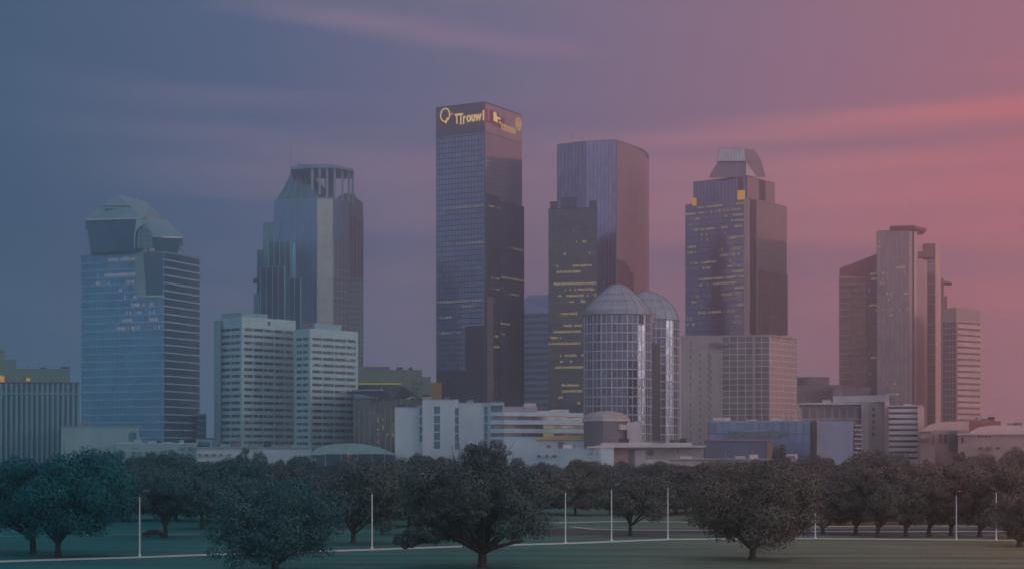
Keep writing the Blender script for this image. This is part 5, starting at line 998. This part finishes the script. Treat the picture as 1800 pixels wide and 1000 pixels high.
for (D0, sp, hs, hv) in ((362, 8.2, .92, .10), (392, 8.6, 1.0, .10), (440, 8.4, 1.06, .12), (498, 9.0, 1.12, .14), (560, 10, 1.2, .16)):
    X = -.33*D0
    while X < .33*D0:
        px = 900+F*X/D0; Dd = D0+rnd.uniform(-14, 14); i = rnd.randrange(10)
        if (D0 < 400 and 950 < px < 1240) or (D0 < 370 and (px < 330 or 640 < px < 700)): X += sp; continue
        if len([f for f in first if f and f[0] == i]) == 0:
            t = root('park_tree', 'x', 'tree', (0, 0, 0)); c = bpy.data.objects.new('crown', protos[i][0]); COL.objects.link(c); c.parent = t; protos[i][1].build('trunk', mBark, t); first.append((i, t)); o = t
        else: o = copy_tree([f for f in first if f[0] == i][0][1])
        o.location = (X+rnd.uniform(-2, 2), Dd, 0); s = hs*rnd.uniform(1-hv, 1+hv); o.scale = (s*rnd.uniform(.85, 1.35), s*rnd.uniform(.9, 1.2), s*rnd.uniform(.86, 1.08)); o.rotation_euler = (0, 0, rnd.uniform(0, 6.28))
        for ch in o.children:
            if ch.name.startswith('crown'): setmat(ch, LC[cidx(px, rnd)])
        for (a, b, nm) in SECT:
            if a <= px < b: break
        tag(o, 'dark green tree in the dense belt '+nm, 'tree', 'belt trees '+nm); cnt += 1; X += sp*rnd.uniform(.75, 1.25)
# a few taller ones that stand out against the buildings
for (px, yt, Dd, w, lb) in ((195,783,560,60,'taller tree poking up before the slit windowed podium'),(440,788,560,70,'taller rounded tree in front of the white banded blocks'),(1370,772,600,36,'narrow upright tree in front of the blue clad wall'),(1428,792,600,44,'feathery tree in front of the pale blue panel'),
    (1560,790,560,90,'wide crowned tree in front of the portal building'),(1795,785,560,70,'tall tree rising at right edge before pink hall'),(700,812,520,80,'yellow green tree in front of the arched hall'),(1095,808,640,40,'small tree before the flat roofed hall'),(960,812,560,60,'round tree in front of the white villa wall'),(30,800,560,60,'dark tree below the finned office block corner')):
    t = root('park_tree', lb, 'tree', (0, 0, 0)); i = rnd.randrange(7); c = bpy.data.objects.new('crown', protos[i][0]); COL.objects.link(c); c.parent = t; setmat(c, LC[cidx(px, rnd)]); protos[i][1].build('trunk', mBark, t)
    q = Q(px, Dd); h = CAMH+(HZ-yt)*Dd/F; t.location = (q[0], q[1], 0); sxy = w*Dd/F/12.5; t.scale = (sxy, sxy, h/12.3)
# undergrowth closing the view under the far crowns
me, lob = crown_mesh('undergrowth', 215, 3.2, 16, 2.4, 260, 60000, .5, 991)
o = bpy.data.objects.new('undergrowth', me); COL.objects.link(o); o.location = (0, 590, 0); setmat(o, LC[2]); o['kind'] = 'stuff'; tag(o, 'dense dark undergrowth below the far belt of trees', 'undergrowth')
# ================================================================== HAZE
m = MB(); m.box(-2650, 2650, -350, 3450, -1.0, 315); hz = m.build('haze', bpy.data.materials.new('haze_air')); hz['kind'] = 'stuff'; tag(hz, 'pale evening haze filling the air over park and city', 'haze')
hm = hz.data.materials[0]; hm.use_nodes = True; t = hm.node_tree; t.nodes.clear(); pv = t.nodes.new('ShaderNodeVolumePrincipled'); ou = t.nodes.new('ShaderNodeOutputMaterial'); t.links.new(pv.outputs[0], ou.inputs['Volume'])
pv.inputs['Color'].default_value = (.97, .975, .98, 1); pv.inputs['Density'].default_value = .0005; pv.inputs['Anisotropy'].default_value = .93
for o in bpy.data.objects:
    if '_o' in o: del o['_o']
